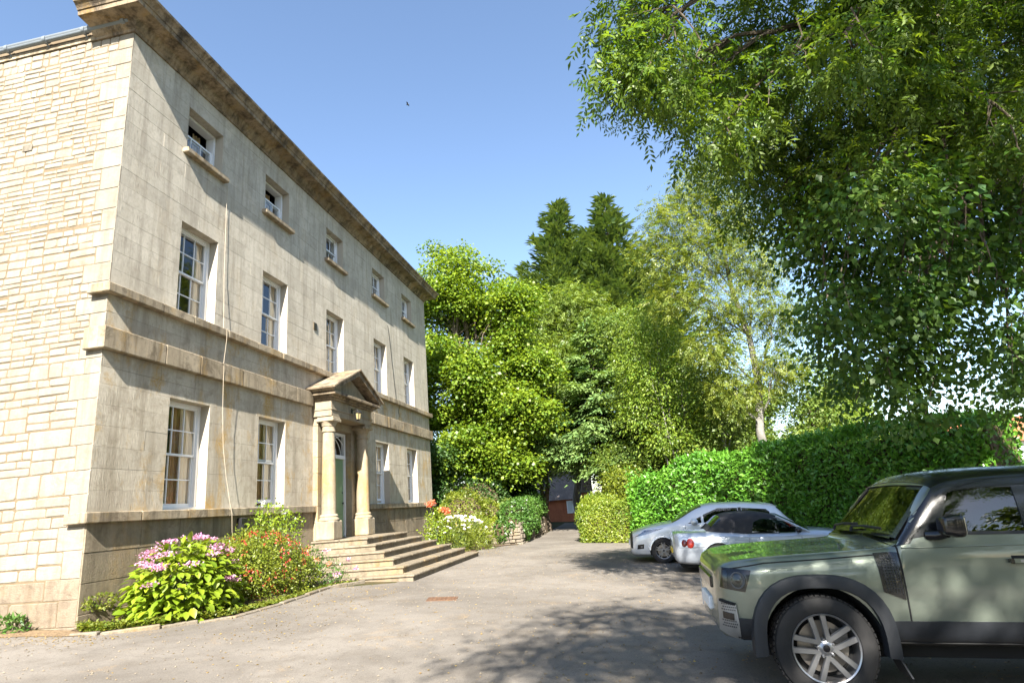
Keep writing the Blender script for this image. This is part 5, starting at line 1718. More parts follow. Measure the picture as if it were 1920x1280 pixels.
# ---- conifers
def conifer(name, label, base, H, r_low, mat, z_low, seed, spray=(.42, .13), dens=1.0, droop=0.0, upturn=0.5, lean=(0, 0), tone=(.5, .2, .2), layer=.42, jag=.25):
    root = thing(name, label, 'tree', base)
    bx_, by_, bz = base
    MB().tube([(bx_, by_, bz - .2), (bx_ + lean[0] * .5, by_ + lean[1] * .5, bz + H * .5), (bx_ + lean[0], by_ + lean[1], bz + H * .985)], [H * .018, H * .012, .02], 9).build('trunk', 'bark', root, base)
    for o in root.children: o.location = (0, 0, 0)
    P, A, N, Ls, Ws, T = [], [], [], [], [], []
    z = z_low
    rs = np.random.default_rng(seed)
    mb = MB()
    while z < H * .985:
        t = (z - z_low) / (H - z_low)
        R_ = r_low * (1 - t) ** .95 * (1 - .25 * max(0, .12 - t) / .12) + .12
        nb = max(4, int(6 + R_ * 2.6))
        for q in range(nb):
            a = rs.uniform(0, 2 * math.pi)
            ln = R_ * rs.uniform(.95 - 1.1 * jag, 1.0 + jag * .6)
            d = np.array([math.cos(a), math.sin(a), 0])
            sd_ = np.array([-d[1], d[0], 0])
            zz = bz + z + rs.uniform(-.25, .25)
            b0 = np.array([bx_ + lean[0] * (z / H), by_ + lean[1] * (z / H), zz])
            n = int((14 + 42 * ln) * dens)
            s = rs.random(n) ** .62
            p = b0 + d * (s * ln)[:, None] + np.array([0, 0, 1]) * (ln * (upturn * (s ** 2) * .45 - droop * s * .55 + .06 * s))[:, None]
            wd = .10 + .26 * ln * (1 - s) * s * 2.0
            lat = rs.normal(size=n) * wd
            p = p + sd_ * lat[:, None] + np.array([0, 0, 1]) * (rs.normal(size=n) * .06 - np.abs(lat) * (.25 + droop * .5))[:, None]
            ax = d * .8 + sd_ * np.sign(lat)[:, None] * rs.uniform(.1, .9, (n, 1)) + np.array([0, 0, upturn * .45 - droop * .75]) + rs.normal(size=(n, 3)) * .22
            P.append(p); A.append(ax); N.append(np.array([0, 0, 1.0]) + rs.normal(size=(n, 3)) * .35)
            l = spray[0] * rs.uniform(.6, 1.25, n)
            Ls.append(l); Ws.append(l * spray[1] / spray[0])
            T.append(tone[0] + tone[1] * rs.normal() + tone[2] * rs.normal(size=n) + .18 * (s - .5))
            if q % 2 == 0:
                e = b0 + d * ln * .8 + np.array([0, 0, ln * (upturn * .3 - droop * .42)])
                mb.tube([tuple(b0), tuple((b0 + e) / 2 + np.array([0, 0, .03])), tuple(e)], [.035 + .01 * ln, .025, .008], 4)
        z += layer * rs.uniform(.7, 1.2)
    b = tag(mb.build('boughs', 'bark', root, base), kind='stuff'); b.location = (0, 0, 0)
    me = leaf_mesh('crown', *[np.concatenate(q) for q in (P, A, N, Ls, Ws, T)], fold=.05)
    place_mesh('crown', me, mat, root, base)
    return root
conifer('conifer_tree', 'left one of two tall dark conifers whose tips rise above the other trees', (5.2, 35.5, gz(5.2)), 24.8, 6.0, 'lf_conifer', 9.5, 3, (.66, .18), .58, .08, .80, layer=.56, jag=.45)
conifer('conifer_tree', 'right one of two tall dark conifers whose tips rise above the other trees', (9.0, 36.2, gz(9)), 24.9, 6.4, 'lf_conifer', 9.5, 4, (.66, .18), .58, .08, .80, layer=.56, jag=.45)
conifer('cypress_tree', 'wide cypress with drooping grey-green layered fronds overhanging the end of the drive', (6.9, 25.4, gz(6.9)), 11.8, 4.5, 'lf_cypress', 3.6, 5, (.36, .11), 1.1, .42, .12, tone=(.55, .24, .2), layer=.46, jag=.35)
# ---- yellow-green slender tree
bl = [(10.2, 19.9, 9.2, 1.2, 1.2, 1.4), (9.2, 20, 7.6, 1.1, 1.1, 1.5), (11.0, 20, 7.6, 1.1, 1.1, 1.5), (10.1, 19.6, 6.2, 1.3, 1.2, 1.4), (9.1, 19.8, 5.2, 1.0, 1.0, 1.2), (11.3, 19.9, 5.0, 1.2, 1.1, 1.2), (10.2, 19.4, 3.8, 1.2, 1.1, 1.1), (11.4, 19.8, 3.0, 1.1, 1.0, 1.0)]
C, O = blob_clumps(bl, 85, .35)
broadleaf('slender_tree', 'slender yellow-green tree with thin pale stems left of the airy ash', (10.5, 20, gz(10.5)), 10, .09, bl,
          leaves_on(C, O, 17, .27, .5, .14, .07, droop=.6, tone=(.5, .28, .2)), 'lf_birch', 'bark_pale', stems=4, twigs=60)
# ---- airy ash with a pale trunk
bl = [(12.9, 17.2, 14.2, 1.1, 1.1, 1.3), (11.6, 17, 12.6, 1.2, 1.1, 1.3), (13.8, 17.2, 12.6, 1.2, 1.2, 1.3), (10.6, 16.8, 11.0, 1.1, 1.1, 1.2), (12.6, 16.9, 10.9, 1.2, 1.1, 1.2), (14.6, 17.2, 10.4, 1.3, 1.2, 1.3), (11.0, 16.8, 9.2, 1.0, 1.0, 1.0), (13.0, 16.8, 8.6, 1.2, 1.0, 1.0),
      (15.0, 17.2, 8.0, 1.2, 1.1, 1.1), (12.2, 16.8, 6.8, 1.1, 1.0, .9), (14.6, 17, 5.8, 1.1, 1.0, .9), (12.8, 17, 5.0, 1.1, 1.0, .9)]
C, O = blob_clumps(bl, 125, .3)
broadleaf('ash_tree', 'tall airy ash with a straight pale grey trunk standing behind the laurel hedge', (13.9, 17.5, gz(13.9)), 15, .21, bl,
          pinnate(C, O, 5, .30, .34, 4, (.34, .36), tone=(.5, .28, .18)), 'lf_ash_pale', 'bark_pale', twigs=110, trunk_to=(13.4, 17.2, 13.6), limb=.42)
# ---- lesser trees behind the hedge
def small_tree(name, label, base, H, r, mat, leafsz, seed, dens=60, per=18, bark='bark', z0=.35):
    rs = random.Random(seed)
    bl = []
    for q in range(6):
        t = z0 + (1 - z0) * (q + .5) / 6
        k = r * (1.15 - .65 * abs(t - .55))
        bl.append((base[0] + rs.uniform(-.45, .45) * r, base[1] + rs.uniform(-.45, .45) * r, base[2] + H * t, k * .72, k * .72, H * .13))
    C, O = blob_clumps(bl, dens, .35)
    return broadleaf(name, label, base, base[2] + H, .05 + H * .011, bl, leaves_on(C, O, per, .26, .5, leafsz, leafsz * .62, tone=(.45, .26, .18)), mat, bark, twigs=30, stems=2)
small_tree('young_tree', 'leaning young tree with a thin pale stem just left of the ash trunk', (12.4, 18.8, gz(12.4)), 8.6, 1.6, 'lf_mid', .14, 1, 70, 16, 'bark_pale')
small_tree('young_tree', 'low mid-green tree behind the hedge, right of the ash trunk', (15.9, 19.0, gz(15.9)), 7.0, 1.9, 'lf_mid', .14, 2, 60, 15)
small_tree('young_tree', 'light-green tree farther back, seen in the gap right of the ash trunk', (18.5, 23.0, gz(18.5)), 7.2, 2.0, 'lf_birch', .15, 3, 46, 14)
small_tree('shrubby_tree', 'dense dark shrubby tree filling the space between cypress and hedge', (9.0, 22.6, gz(9.0)), 7.2, 2.2, 'lf_mid', .13, 4, 90, 22, z0=.15)
small_tree('shrubby_tree', 'dense green shrubby tree behind the hedge, below the slender yellow-green tree', (12.0, 21.8, gz(12.0)), 6.4, 2.2, 'lf_mid', .12, 5, 95, 22, z0=.15)
small_tree('shrubby_tree', 'full green tree filling the space between the maple and the drooping cypress', (3.6, 26.2, gz(3.6)), 11.0, 2.0, 'lf_mid', .15, 51, 90, 22, z0=.35)
small_tree('shrubby_tree', 'tall full green tree between the drooping cypress and the slender yellow-green tree', (9.6, 25.0, gz(9.6)), 11.5, 2.4, 'lf_mid', .15, 52, 90, 22, z0=.2)
small_tree('yellow_shrub', 'loose yellow-green shrub spilling over the left end of the laurel hedge', (8.1, 18.6, gz(8.1)), 2.9, 1.2, 'lf_bush', .10, 6, 150, 20, z0=.2)
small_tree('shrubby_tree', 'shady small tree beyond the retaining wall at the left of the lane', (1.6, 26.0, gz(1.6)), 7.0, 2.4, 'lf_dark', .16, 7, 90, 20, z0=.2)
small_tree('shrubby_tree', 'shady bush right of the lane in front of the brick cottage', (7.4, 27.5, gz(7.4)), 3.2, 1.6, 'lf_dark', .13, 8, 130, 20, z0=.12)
for i, (x, y, H, r) in enumerate([(-4, 44, 12, 4.2), (.5, 50, 14, 4.4), (10, 47, 15, 4.6), (14.5, 40, 11, 3.8), (19, 44, 10, 3.6), (23.5, 37, 9, 3.2)]):
    lb = ['far tree standing behind the maple and the house corner', 'far dark tree glimpsed between maple and conifers', 'far dark tree just right of the two tall conifers', 'far tree behind the slender yellow-green tree',
          'far tree glimpsed through the airy ash', 'far tree low between the ash trunk and the overhanging boughs'][i]
    small_tree('far_tree', lb, (x, y, gz(x)), H, r, 'lf_dark' if i < 3 else 'lf_mid', .30, 20 + i, 42, 18, z0=.12)
tag_far = [o for o in bpy.data.objects if o.name.startswith('far_tree')]
for o in tag_far: o['group'] = 'trees far behind the others'

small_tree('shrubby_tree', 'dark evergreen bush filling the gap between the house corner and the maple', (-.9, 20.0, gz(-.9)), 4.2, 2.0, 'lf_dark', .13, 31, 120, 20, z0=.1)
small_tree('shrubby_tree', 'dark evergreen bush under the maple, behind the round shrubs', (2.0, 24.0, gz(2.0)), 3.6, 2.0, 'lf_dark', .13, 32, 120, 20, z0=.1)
for i, (x, y, H, r) in enumerate([(6.0, -27, 10, 3.6), (12.5, -24, 9, 3.4), (19, -25, 11, 4.0), (25, -20, 10, 3.8), (27, -8, 10, 3.6)]):
    o = small_tree('garden_tree', ['garden tree behind the viewer, in line with the drive', 'garden tree behind the viewer, mirrored in the off-road car door', 'tall garden tree behind the off-road car, out of the picture', 'garden tree beyond the right edge, behind the parked cars', 'garden tree out of the picture, right of the off-road car'][i], (x, y, gz(x)), H, r, 'lf_mid', .34, 40 + i, 34, 16, z0=.1)
    o['group'] = 'garden trees behind the viewer'
# ---- great ash overhanging the car park
ASH_BOUGHS = [(12.04, 0.23, 8.09, 0.64), (14.99, 2.22, 9.67, 0.97), (11.48, 2.05, 6.18, 0.92), (13.26, 0.44, 6.79, 0.53), (10.62, 0.25, 7.07, 0.6), (12.03, 1.71, 10.23, 0.9), (13.83, 0.89, 7.68, 0.71), (15.29, 1.18, 8.68, 0.59), (14.47, 1.22, 6.21, 0.8), (16.01, 2.87, 8.21, 0.84), (12.58, 1.18, 6.53, 0.66), (13.24, 1.03, 8.15, 0.71), (15.72, 1.73, 8.06, 0.89), (15.51, 1.96, 8.69, 0.65), (13.1, -0.66, 7.86, 0.65), (14.4, 2.98, 7.67, 0.88), (14.8, 2.56, 7.03, 0.84), (11.62, 1.79, 7.32, 0.81), (12.7, 2.54, 8, 0.67), (12.44, -0.43, 7.84, 0.59), (11.13, 0.57, 8.28, 0.71), (11.23, -0.18, 7.01, 0.53), (14.74, 2.65, 6.25, 0.66), (9.71, -0.06, 8.85, 0.62), (10.11, -0.65, 5.97, 0.61), (12.14, 0.05, 5.22, 0.61), (15.95, 3.45, 6.64, 0.79), (11.7, -1.09, 6.43, 0.57), (11.29, 2.69, 7.13, 0.69), (9.28, -1.31, 6.74, 0.6), (11.38, 1.64, 10.02, 0.85), (10.65, 1.69, 9.85, 0.77), (12.71, 2.92, 7.1, 0.74), (10.51, 0.78, 10.19, 0.73), (16.68, 2.18, 9.85, 0.64), (12.58, 0.17, 6.65, 0.76), (15.17, 1.66, 9.86, 0.78), (12.8, -0.08, 8.7, 0.79), (14.34, 0.26, 5.63, 0.53), (13.06, 1.83, 10.11, 0.69), (10.32, 1.26, 8.19, 0.87), (9.84, -0.06, 9.77, 0.58), (16.86, 3.23, 7.83, 0.7), (13.47, 0.61, 8.47, 0.79), (14.42, 1.69, 7.32, 0.61), (11.36, -0.16, 9.23, 0.83), (14.94, 0.39, 8.77, 0.82), (14.38, 2.76, 6.73, 0.68), (8.97, -1.02, 7.8, 0.45), (8.8, -0.77, 6.79, 0.38), (9.19, -0.56, 6.64, 0.34), (9.64, -0.33, 6.84, 0.42), (9.97, 0.11, 6.21, 0.42), (9.01, -0.87, 7.28, 0.4)]
LEAFY_BOUGHS = [(15.08, 3.45, 5.6, 0.98), (11.96, 2.98, 5.87, 0.83), (15.4, 2.91, 5.26, 0.81), (12.4, 1.46, 2.35, 0.62), (15.3, 3.77, 4.95, 0.88), (12.78, 1.58, 3.17, 0.61), (13.07, 3.03, 4.9, 0.73), (12.62, 0.34, 4.99, 0.75), (12.34, 2.64, 6.14, 0.79), (12.54, 2.58, 4.13, 0.91), (14.85, 2.38, 2.92, 0.77), (12.53, 3.79, 3.19, 0.72), (11.33, 0.72, 3.4, 0.66), (11.68, -0.04, 4.68, 0.72), (13.65, 2.76, 5.2, 0.65), (12.28, 3.01, 5.1, 0.67), (15.67, 4.21, 2.64, 0.83), (15.1, 1.58, 5.22, 0.76), (12.33, 0.88, 3.68, 0.65), (13.51, 0.83, 2.78, 0.65), (13.11, 0.96, 3.97, 0.65), (14.29, 0.94, 4.03, 0.68), (12.31, 1.5, 2.91, 0.58), (14.09, 3.6, 4.11, 0.67)]
ASH_BOUGHS = [b for b in ASH_BOUGHS if b[2] < 9.4 or b[0] > 14]
OUT_BOUGHS = [(9.6, -2.5, 10.4, 1.3), (11.5, -3.5, 11.2, 1.5), (13.6, -2.6, 11.0, 1.5), (15.5, -4.0, 10.5, 1.6), (10.2, -5.4, 11.8, 1.4), (12.4, -6.4, 12.2, 1.6), (14.5, -7.0, 11.8, 1.6), (16.6, -7.2, 11.0, 1.6),
              (12.0, -8.4, 11.5, 1.2), (12.9, -9.6, 11.0, 1.5), (15.0, -10.4, 10.8, 1.5), (17.0, -10.6, 10.2, 1.5), (11.6, -12.0, 9.4, 1.4), (13.8, -12.8, 9.4, 1.5), (16.0, -13.6, 9.0, 1.5), (12.8, -15.4, 9.0, 1.5), (15.2, -16.2, 8.4, 1.5),
              (17.6, -4.8, 12.4, 1.6), (15.2, .4, 12.0, 1.5), (17.2, 1.2, 11.2, 1.5), (18.6, -1.6, 11.6, 1.6), (10.9, -14.6, 7.6, 1.2), (18.2, -13.5, 8.0, 1.5), (18.6, -8.8, 9.4, 1.5), (9.5, -13.4, 9.7, 1.0), (10.7, -13.6, 9.9, 1.1), (10.2, -11.9, 10.3, .9), (11.0, -15.0, 9.5, 1.1), (9.8, -15.3, 9.2, .8)]
big = thing('great_ash_tree', 'great ash leaning in from the right, its dark boughs hanging over the car park', 'tree', (19.2, 2.6, gz(19.2)))
mb = MB()
tr = [(19.2, 2.6, -1.3), (18.9, 2.7, 1.2), (18.0, 3.1, 3.6), (16.6, 3.25, 5.3), (15.2, 2.7, 6.3), (13.9, 1.55, 7.3), (12.9, .8, 8.3), (12.2, .2, 9.6)]
mb.tube(tr, [.62, .46, .40, .34, .28, .23, .16, .07], 12)
tr2 = [(18.6, 2.9, 2.4), (18.5, 1.4, 5.6), (17.6, -1.0, 8.2), (16.4, -4.0, 10.0), (15.0, -8.0, 10.8), (14.0, -13, 9.6)]
mb.tube(tr2, [.42, .36, .30, .24, .18, .08], 10)
nodes = [Vector(p) for p in tr[2:]] + [Vector(p) for p in tr2[1:]]
rs = random.Random(9)
for lst, rr_ in ((ASH_BOUGHS, .045), (LEAFY_BOUGHS, .04), (OUT_BOUGHS, .09)):
    for b in lst:
        c = Vector(b[:3])
        near = min(nodes, key=lambda q: (q - c).length - (0.8 if q.z > c.z else 0))
        lp = limb_path(near, c, .10, 5, .06)
        r0 = rr_ * (.6 + .35 * (near - c).length / 2.5)
        mb.tube(lp, [r0 * (1 - .75 * i / 5) for i in range(6)], 6)
        for q in range(4 if lst is not OUT_BOUGHS else 2):
            e = c + Vector(unit_rand(1)[0]) * b[3] * .95
            mb.tube(limb_path(lp[rs.randint(3, 5)], e, .05, 3, .08), [.016, .012, .008, .004], 5)
# bare hanging twigs
for q in range(26):
    b = rs.choice(ASH_BOUGHS[8:40] + LEAFY_BOUGHS)
    a = Vector(b[:3]) + Vector((rs.uniform(-.5, .5), rs.uniform(-.9, -.2), rs.uniform(-.2, .4)))
    pts = [a]
    for i in range(5):
        a = a + Vector((rs.uniform(-.12, .12), rs.uniform(-.08, .08), -rs.uniform(.10, .24)))
        pts.append(a)
    mb.tube(pts, [.012, .010, .009, .007, .006, .004], 5)
t_ = mb.build('trunk', 'bark', big, (19.2, 2.6, gz(19.2))); t_.location = (0, 0, 0)
ells = [(*b[:3], b[3] * 1.08, b[3] * 1.08, b[3] * .92) for b in ASH_BOUGHS]
C, O = blob_clumps(ells, 150, .2)
s1 = pinnate(C, O, 4, .17, .27, 4, (.38, .36), droop=.75, tone=(.5, .28, .2))
place_mesh('crown', leaf_mesh('crown', *s1), 'lf_ash', big, (19.2, 2.6, gz(19.2)))
ells = [(*b[:3], b[3] * 1.1, b[3] * 1.1, b[3] * .95) for b in LEAFY_BOUGHS]
C, O = blob_clumps(ells, 112, .2)
s2 = leaves_on(C, O, 14, .17, .8, .115, .078, droop=.9, up=.5, tone=(.45, .25, .2))
place_mesh('hanging_crown', leaf_mesh('hanging_crown', *s2), 'lf_hang', big, (19.2, 2.6, gz(19.2)))
ells = [(*b[:3], b[3] * 1.1, b[3] * 1.1, b[3] * .7) for b in OUT_BOUGHS]
C, O = blob_clumps([e for e in ells if e[1] > -8.5], 42, .2)
C2, O2 = blob_clumps([e for e in ells if e[1] <= -8.5], 92, .15)
C, O = np.vstack([C, C2]), np.vstack([O, O2])
s3 = leaves_on(C, O, 16, .30, .6, .17, .075, droop=.6)
place_mesh('upper_crown', leaf_mesh('upper_crown', *s3), 'lf_ash', big, (19.2, 2.6, gz(19.2)))

# ---- hedges
def hedge(name, label, path, thick, h_fn, leafsz, mat, n_per, aspect=.42, core_mat='lf_dark', top_h=None, tone=(.5, .2, .2)):
    base = (path[0][0], path[0][1], gz(path[0][0]))
    root = thing(name, label, 'hedge', base)
    P, A, N, T = [], [], [], []
    mb = MB()
    s_acc = 0
    for (x0, y0), (x1, y1) in zip(path, path[1:]):
        d = np.array([x1 - x0, y1 - y0]); ln = np.hypot(*d); d = d / ln
        nn = np.array([d[1], -d[0]])                    # outward: right of the path direction
        for face in ('front', 'top', 'back', 'end'):
            H = h_fn(s_acc + ln / 2)
            area = ln * (H + 1) if face in ('front', 'back') else (ln * thick if face == 'top' else thick * H * 2)
            n = int(area * n_per * (.35 if face == 'back' else 1))
            s = RNG.random(n) * ln
            hh = np.array([h_fn(s_acc + q) for q in s])
            gx = x0 + d[0] * s
            zg = -.055 * gx
            if face in ('front', 'back'):
                k = RNG.random(n)
                z = zg + (hh - zg) * k
                off = (.0 if face == 'front' else -thick) + RNG.normal(size=n) * .07 - .10 * (k > .93) + .06 * np.sin(s * 2.1 + z * 2.7) + .05 * np.sin(s * 5.3 - z * 3.1)
                nv = nn if face == 'front' else -nn
                nrm_ = np.stack([np.full(n, nv[0]), np.full(n, nv[1]), np.full(n, .45)], 1)
            elif face == 'top':
                off = -RNG.random(n) * thick
                z = hh + RNG.normal(size=n) * .06 + .07 * np.sin(s * 3.1) + .05 * np.sin(s * 7.7) + .16 * (RNG.random(n) < .04) * RNG.random(n)
                nrm_ = np.tile([0, 0, 1.0], (n, 1))
            else:
                s = np.where(RNG.random(n) < .5, 0, ln) + RNG.normal(size=n) * .06
                off = -RNG.random(n) * thick
                z = zg + (hh - zg) * RNG.random(n)
                nrm_ = np.tile([-d[0], -d[1], .3], (n, 1))
            p = np.stack([x0 + d[0] * s + nn[0] * off, y0 + d[1] * s + nn[1] * off, z], 1)
            P.append(p)
            N.append(nrm_ + RNG.normal(size=(n, 3)) * .55)
            A.append(nrm_ * .55 + np.array([0, 0, .15]) + RNG.normal(size=(n, 3)) * .75)
            T.append(tone[0] + tone[1] * RNG.normal(size=n) + tone[2] * .6 * (np.sin(s * 1.7 + z * 2.2) + np.sin(s * .63 + 1.1) + .8 * np.sin(s * 4.3 - z * 3.7)))
        H0, H1 = h_fn(s_acc), h_fn(s_acc + ln)
        q = []
        for (x, y, H) in ((x0, y0, H0), (x1, y1, H1)):
            for off in (-.22, -thick + .2):
                for z in (gz(x) - .1, H - .2):
                    q.append((x + nn[0] * off, y + nn[1] * off, z))
        mb.add(q, [(0, 1, 3, 2), (4, 6, 7, 5), (0, 4, 5, 1), (2, 3, 7, 6), (1, 5, 7, 3), (0, 2, 6, 4)])
        s_acc += ln
    P, A, N, T = map(np.concatenate, (P, A, N, T))
    Ls = leafsz * RNG.uniform(.65, 1.2, len(P))
    place_mesh('foliage', leaf_mesh('foliage', P, A, N, Ls, Ls * aspect, T), mat, root, base)
    c = mb.build('inner_growth', 'soil', root, base); c.location = (0, 0, 0)
    return root
hedge('laurel_hedge', 'tall clipped laurel hedge with glossy leaves behind the parked cars', [(8.15, 16.1), (10.4, 13.6), (12.8, 11.0), (15.0, 8.2), (16.0, 6.9)], 1.5,
      lambda s: 1.45 + .62 * min(1, s / 2.6) + .28 * min(1, s / 7) + .07 * math.sin(s * .9) + .05 * math.sin(s * 2.3), .15, 'lf_laurel', 620, .42)
hedge('golden_hedge', 'low yellow-green variegated hedge at the near end of the lane', [(6.25, 19.5), (6.2, 16.3), (8.2, 16.0)], 1.4, lambda s: 1.0 + .22 * math.sin(s * 1.1 + .5) + .10 * math.sin(s * 3.1) + .1 * min(1, s / 4), .085, 'lf_varieg', 1000, .5)
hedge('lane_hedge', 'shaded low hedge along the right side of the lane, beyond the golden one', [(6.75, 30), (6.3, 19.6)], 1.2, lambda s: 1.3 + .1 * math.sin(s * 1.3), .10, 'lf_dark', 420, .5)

# ---- rounded shrubs
def shrub(name, label, base, blobs, mat, leafsz, n_per, aspect=.55, cat='shrub', core=True, up=.5, group=None, tone=(.5, .22, .18), wob=.06):
    root = thing(name, label, cat, base, group)
    P, A, N, T = [], [], [], []
    mb = MB()
    for (x, y, z, rx, ry, rz) in blobs:
        ar = 4 * math.pi * ((rx * ry) ** 1.6 / 3 + (rx * rz) ** 1.6 / 3 + (ry * rz) ** 1.6 / 3) ** (1 / 1.6)
        n = int(ar * n_per)
        d = unit_rand(n)
        k = 1 + RNG.normal(size=(n, 1)) * wob + .07 * np.sin(d[:, :1] * 7 + d[:, 1:2] * 5 + d[:, 2:] * 6 + x)
        P.append(np.array([x, y, z]) + d * k * np.array([rx, ry, rz]))
        N.append(d + np.array([0, 0, up]) + RNG.normal(size=(n, 3)) * .5)
        A.append(d * .6 + np.array([0, 0, .1]) + RNG.normal(size=(n, 3)) * .75)
        T.append(tone[0] + tone[1] * RNG.normal(size=n) + tone[2] * np.sin(d[:, 0] * 6 + d[:, 2] * 5 + y))
        if core:
            bm = bmesh.new(); bmesh.ops.create_icosphere(bm, subdivisions=2, radius=1)
            mb.add([(x + q.co.x * rx * .82, y + q.co.y * ry * .82, z + q.co.z * rz * .82) for q in bm.verts], [[q.index for q in f.verts] for f in bm.faces])
            bm.free()
    P, A, N, T = map(np.concatenate, (P, A, N, T))
    k = P[:, 2] > -.055 * P[:, 0] + .01
    P, A, N, T = P[k], A[k], N[k], T[k]
    Ls = leafsz * RNG.uniform(.65, 1.25, len(P))
    place_mesh('foliage', leaf_mesh('foliage', P, A, N, Ls, Ls * aspect, T), mat, root, base)
    if core:
        c = mb.build('inner_growth', 'soil', root, base); c.location = (0, 0, 0)
    return root
shrub('round_shrub', 'large rounded green shrub at the far corner of the stone house', (1.05, 18.2, 0), [(1.0, 18.2, .95, 1.05, 1.0, 1.1), (1.9, 18.9, .7, .8, .8, .85)], 'lf_bush', .10, 420)
shrub('round_shrub', 'mid-green clipped bush between the big round shrub and the ivy', (2.55, 20.4, 0), [(2.5, 20.4, .55, .85, .8, .95), (1.8, 21, .5, .7, .7, .8)], 'lf_mid', .09, 420)
shrub('dark_shrub', 'dark evergreen shrub behind the big round one, under the maple', (.9, 21.0, 0), [(.7, 21.0, 1.3, 1.7, 1.1, 1.6), (-1.0, 20.4, 1.4, 1.3, 1.0, 1.8)], 'lf_dark', .12, 330)
shrub('lime_shrub', 'small bright lime-green ball of a bush beside the stone wall', (2.65, 17.3, 0), [(2.65, 17.3, .32, .58, .55, .52)], 'lf_lime', .07, 900)
shrub('ivy_mass', 'ivy spilling over the low stone wall at the entrance of the lane', (3.3, 18.4, 0), [(3.45, 16.3, .55, .42, .40, .35), (3.1, 15.95, .35, .30, .15, .40), (3.85, 17.3, .40, .14, .9, .5), (3.86, 19.5, .55, .16, 1.2, .5), (3.35, 17.3, .95, .55, .8, .45), (3.3, 19.2, 1.0, .6, 1.1, .55), (3.3, 21.5, 1.0, .6, 1.3, .6), (3.75, 17.6, .55, .25, .7, .45), (3.0, 23.5, 1.1, .8, 1.4, .8)], 'lf_ivy', .095, 480, .8, 'ivy')
shrub('grassy_clump', 'tuft of long pale leaves behind the white daisies', (2.1, 15.9, 0), [(2.1, 15.9, .4, .5, .5, .5)], 'lf_bush', .30, 160, .10, 'plant', False)

# low retaining wall of rubble along the lane
rw = thing('retaining_wall', 'low rubble retaining wall under the ivy at the left of the lane', 'wall', (3.85, 16.0, gz(3.85)))
mb = MB().box(2.75, 3.80, 16.06, 24, -.3, .55)
mb.build('wall_core', 'mortar', rw, (3.85, 16.0, gz(3.85))).location = (0, 0, 0)
rr = random.Random(4)
def wall_stones(face):
    z = gz(3.85) - .05
    while z < .52:
        h = rr.uniform(.10, .20)
        s = 0
        ln = 1.1 if face == 'front' else 6.5
        while s < ln:
            wd = rr.uniform(.18, .42)
            g = .008
            pr = rr.uniform(.0, .07)
            if face == 'front':
                x1 = 3.84 - s; mb = MB().cbox(x1 - wd + g, x1 - g, 15.98 - pr, 16.10, z + g, z + h - g, .022)
            else:
                mb = MB().cbox(3.74, 3.86 + pr, 16.0 + s + g, 16.0 + s + wd - g, z + g, z + h - g, .022)
            o = mb.build('wall_stone', 'kerb', rw, (3.85, 16.0, gz(3.85))); o.location = (0, 0, 0)
            s += wd
        z += h
wall_stones('front'); wall_stones('side')

# ---- flowers
def flowering(root, name, heads, r, mat, petals, psz, flat=.35, aspect=.9, up=1.0):
    H = np.array(heads)
    n = len(H)
    Hi = np.repeat(H, petals, 0)
    rel = RNG.normal(size=(n * petals, 3)) * r * .55 * np.array([1, 1, flat])
    P = Hi + rel
    A = nrm(rel + RNG.normal(size=rel.shape) * r * .4) + np.array([0, 0, .25])
    N = np.array([0, 0, up]) + RNG.normal(size=rel.shape) * .5
    L_ = psz * RNG.uniform(.7, 1.2, n * petals)
    me = leaf_mesh(name, P, A, N, L_, L_ * aspect, RNG.random(n * petals))
    return tag(place_mesh(name, me, mat, root, tuple(root.location)), kind='stuff')
def stems(root, tips, foot, r=.006, mat='stem', sag=.05):
    mb = MB()
    for t in tips:
        f = (foot[0] + random.uniform(-.2, .2), foot[1] + random.uniform(-.2, .2), foot[2])
        mb.tube(limb_path(f, t, sag, 4, .03), [r * 1.6, r * 1.4, r * 1.2, r, r * .7], 5)
    o = mb.build('stems', mat, root, tuple(root.location)); o.location = (0, 0, 0)
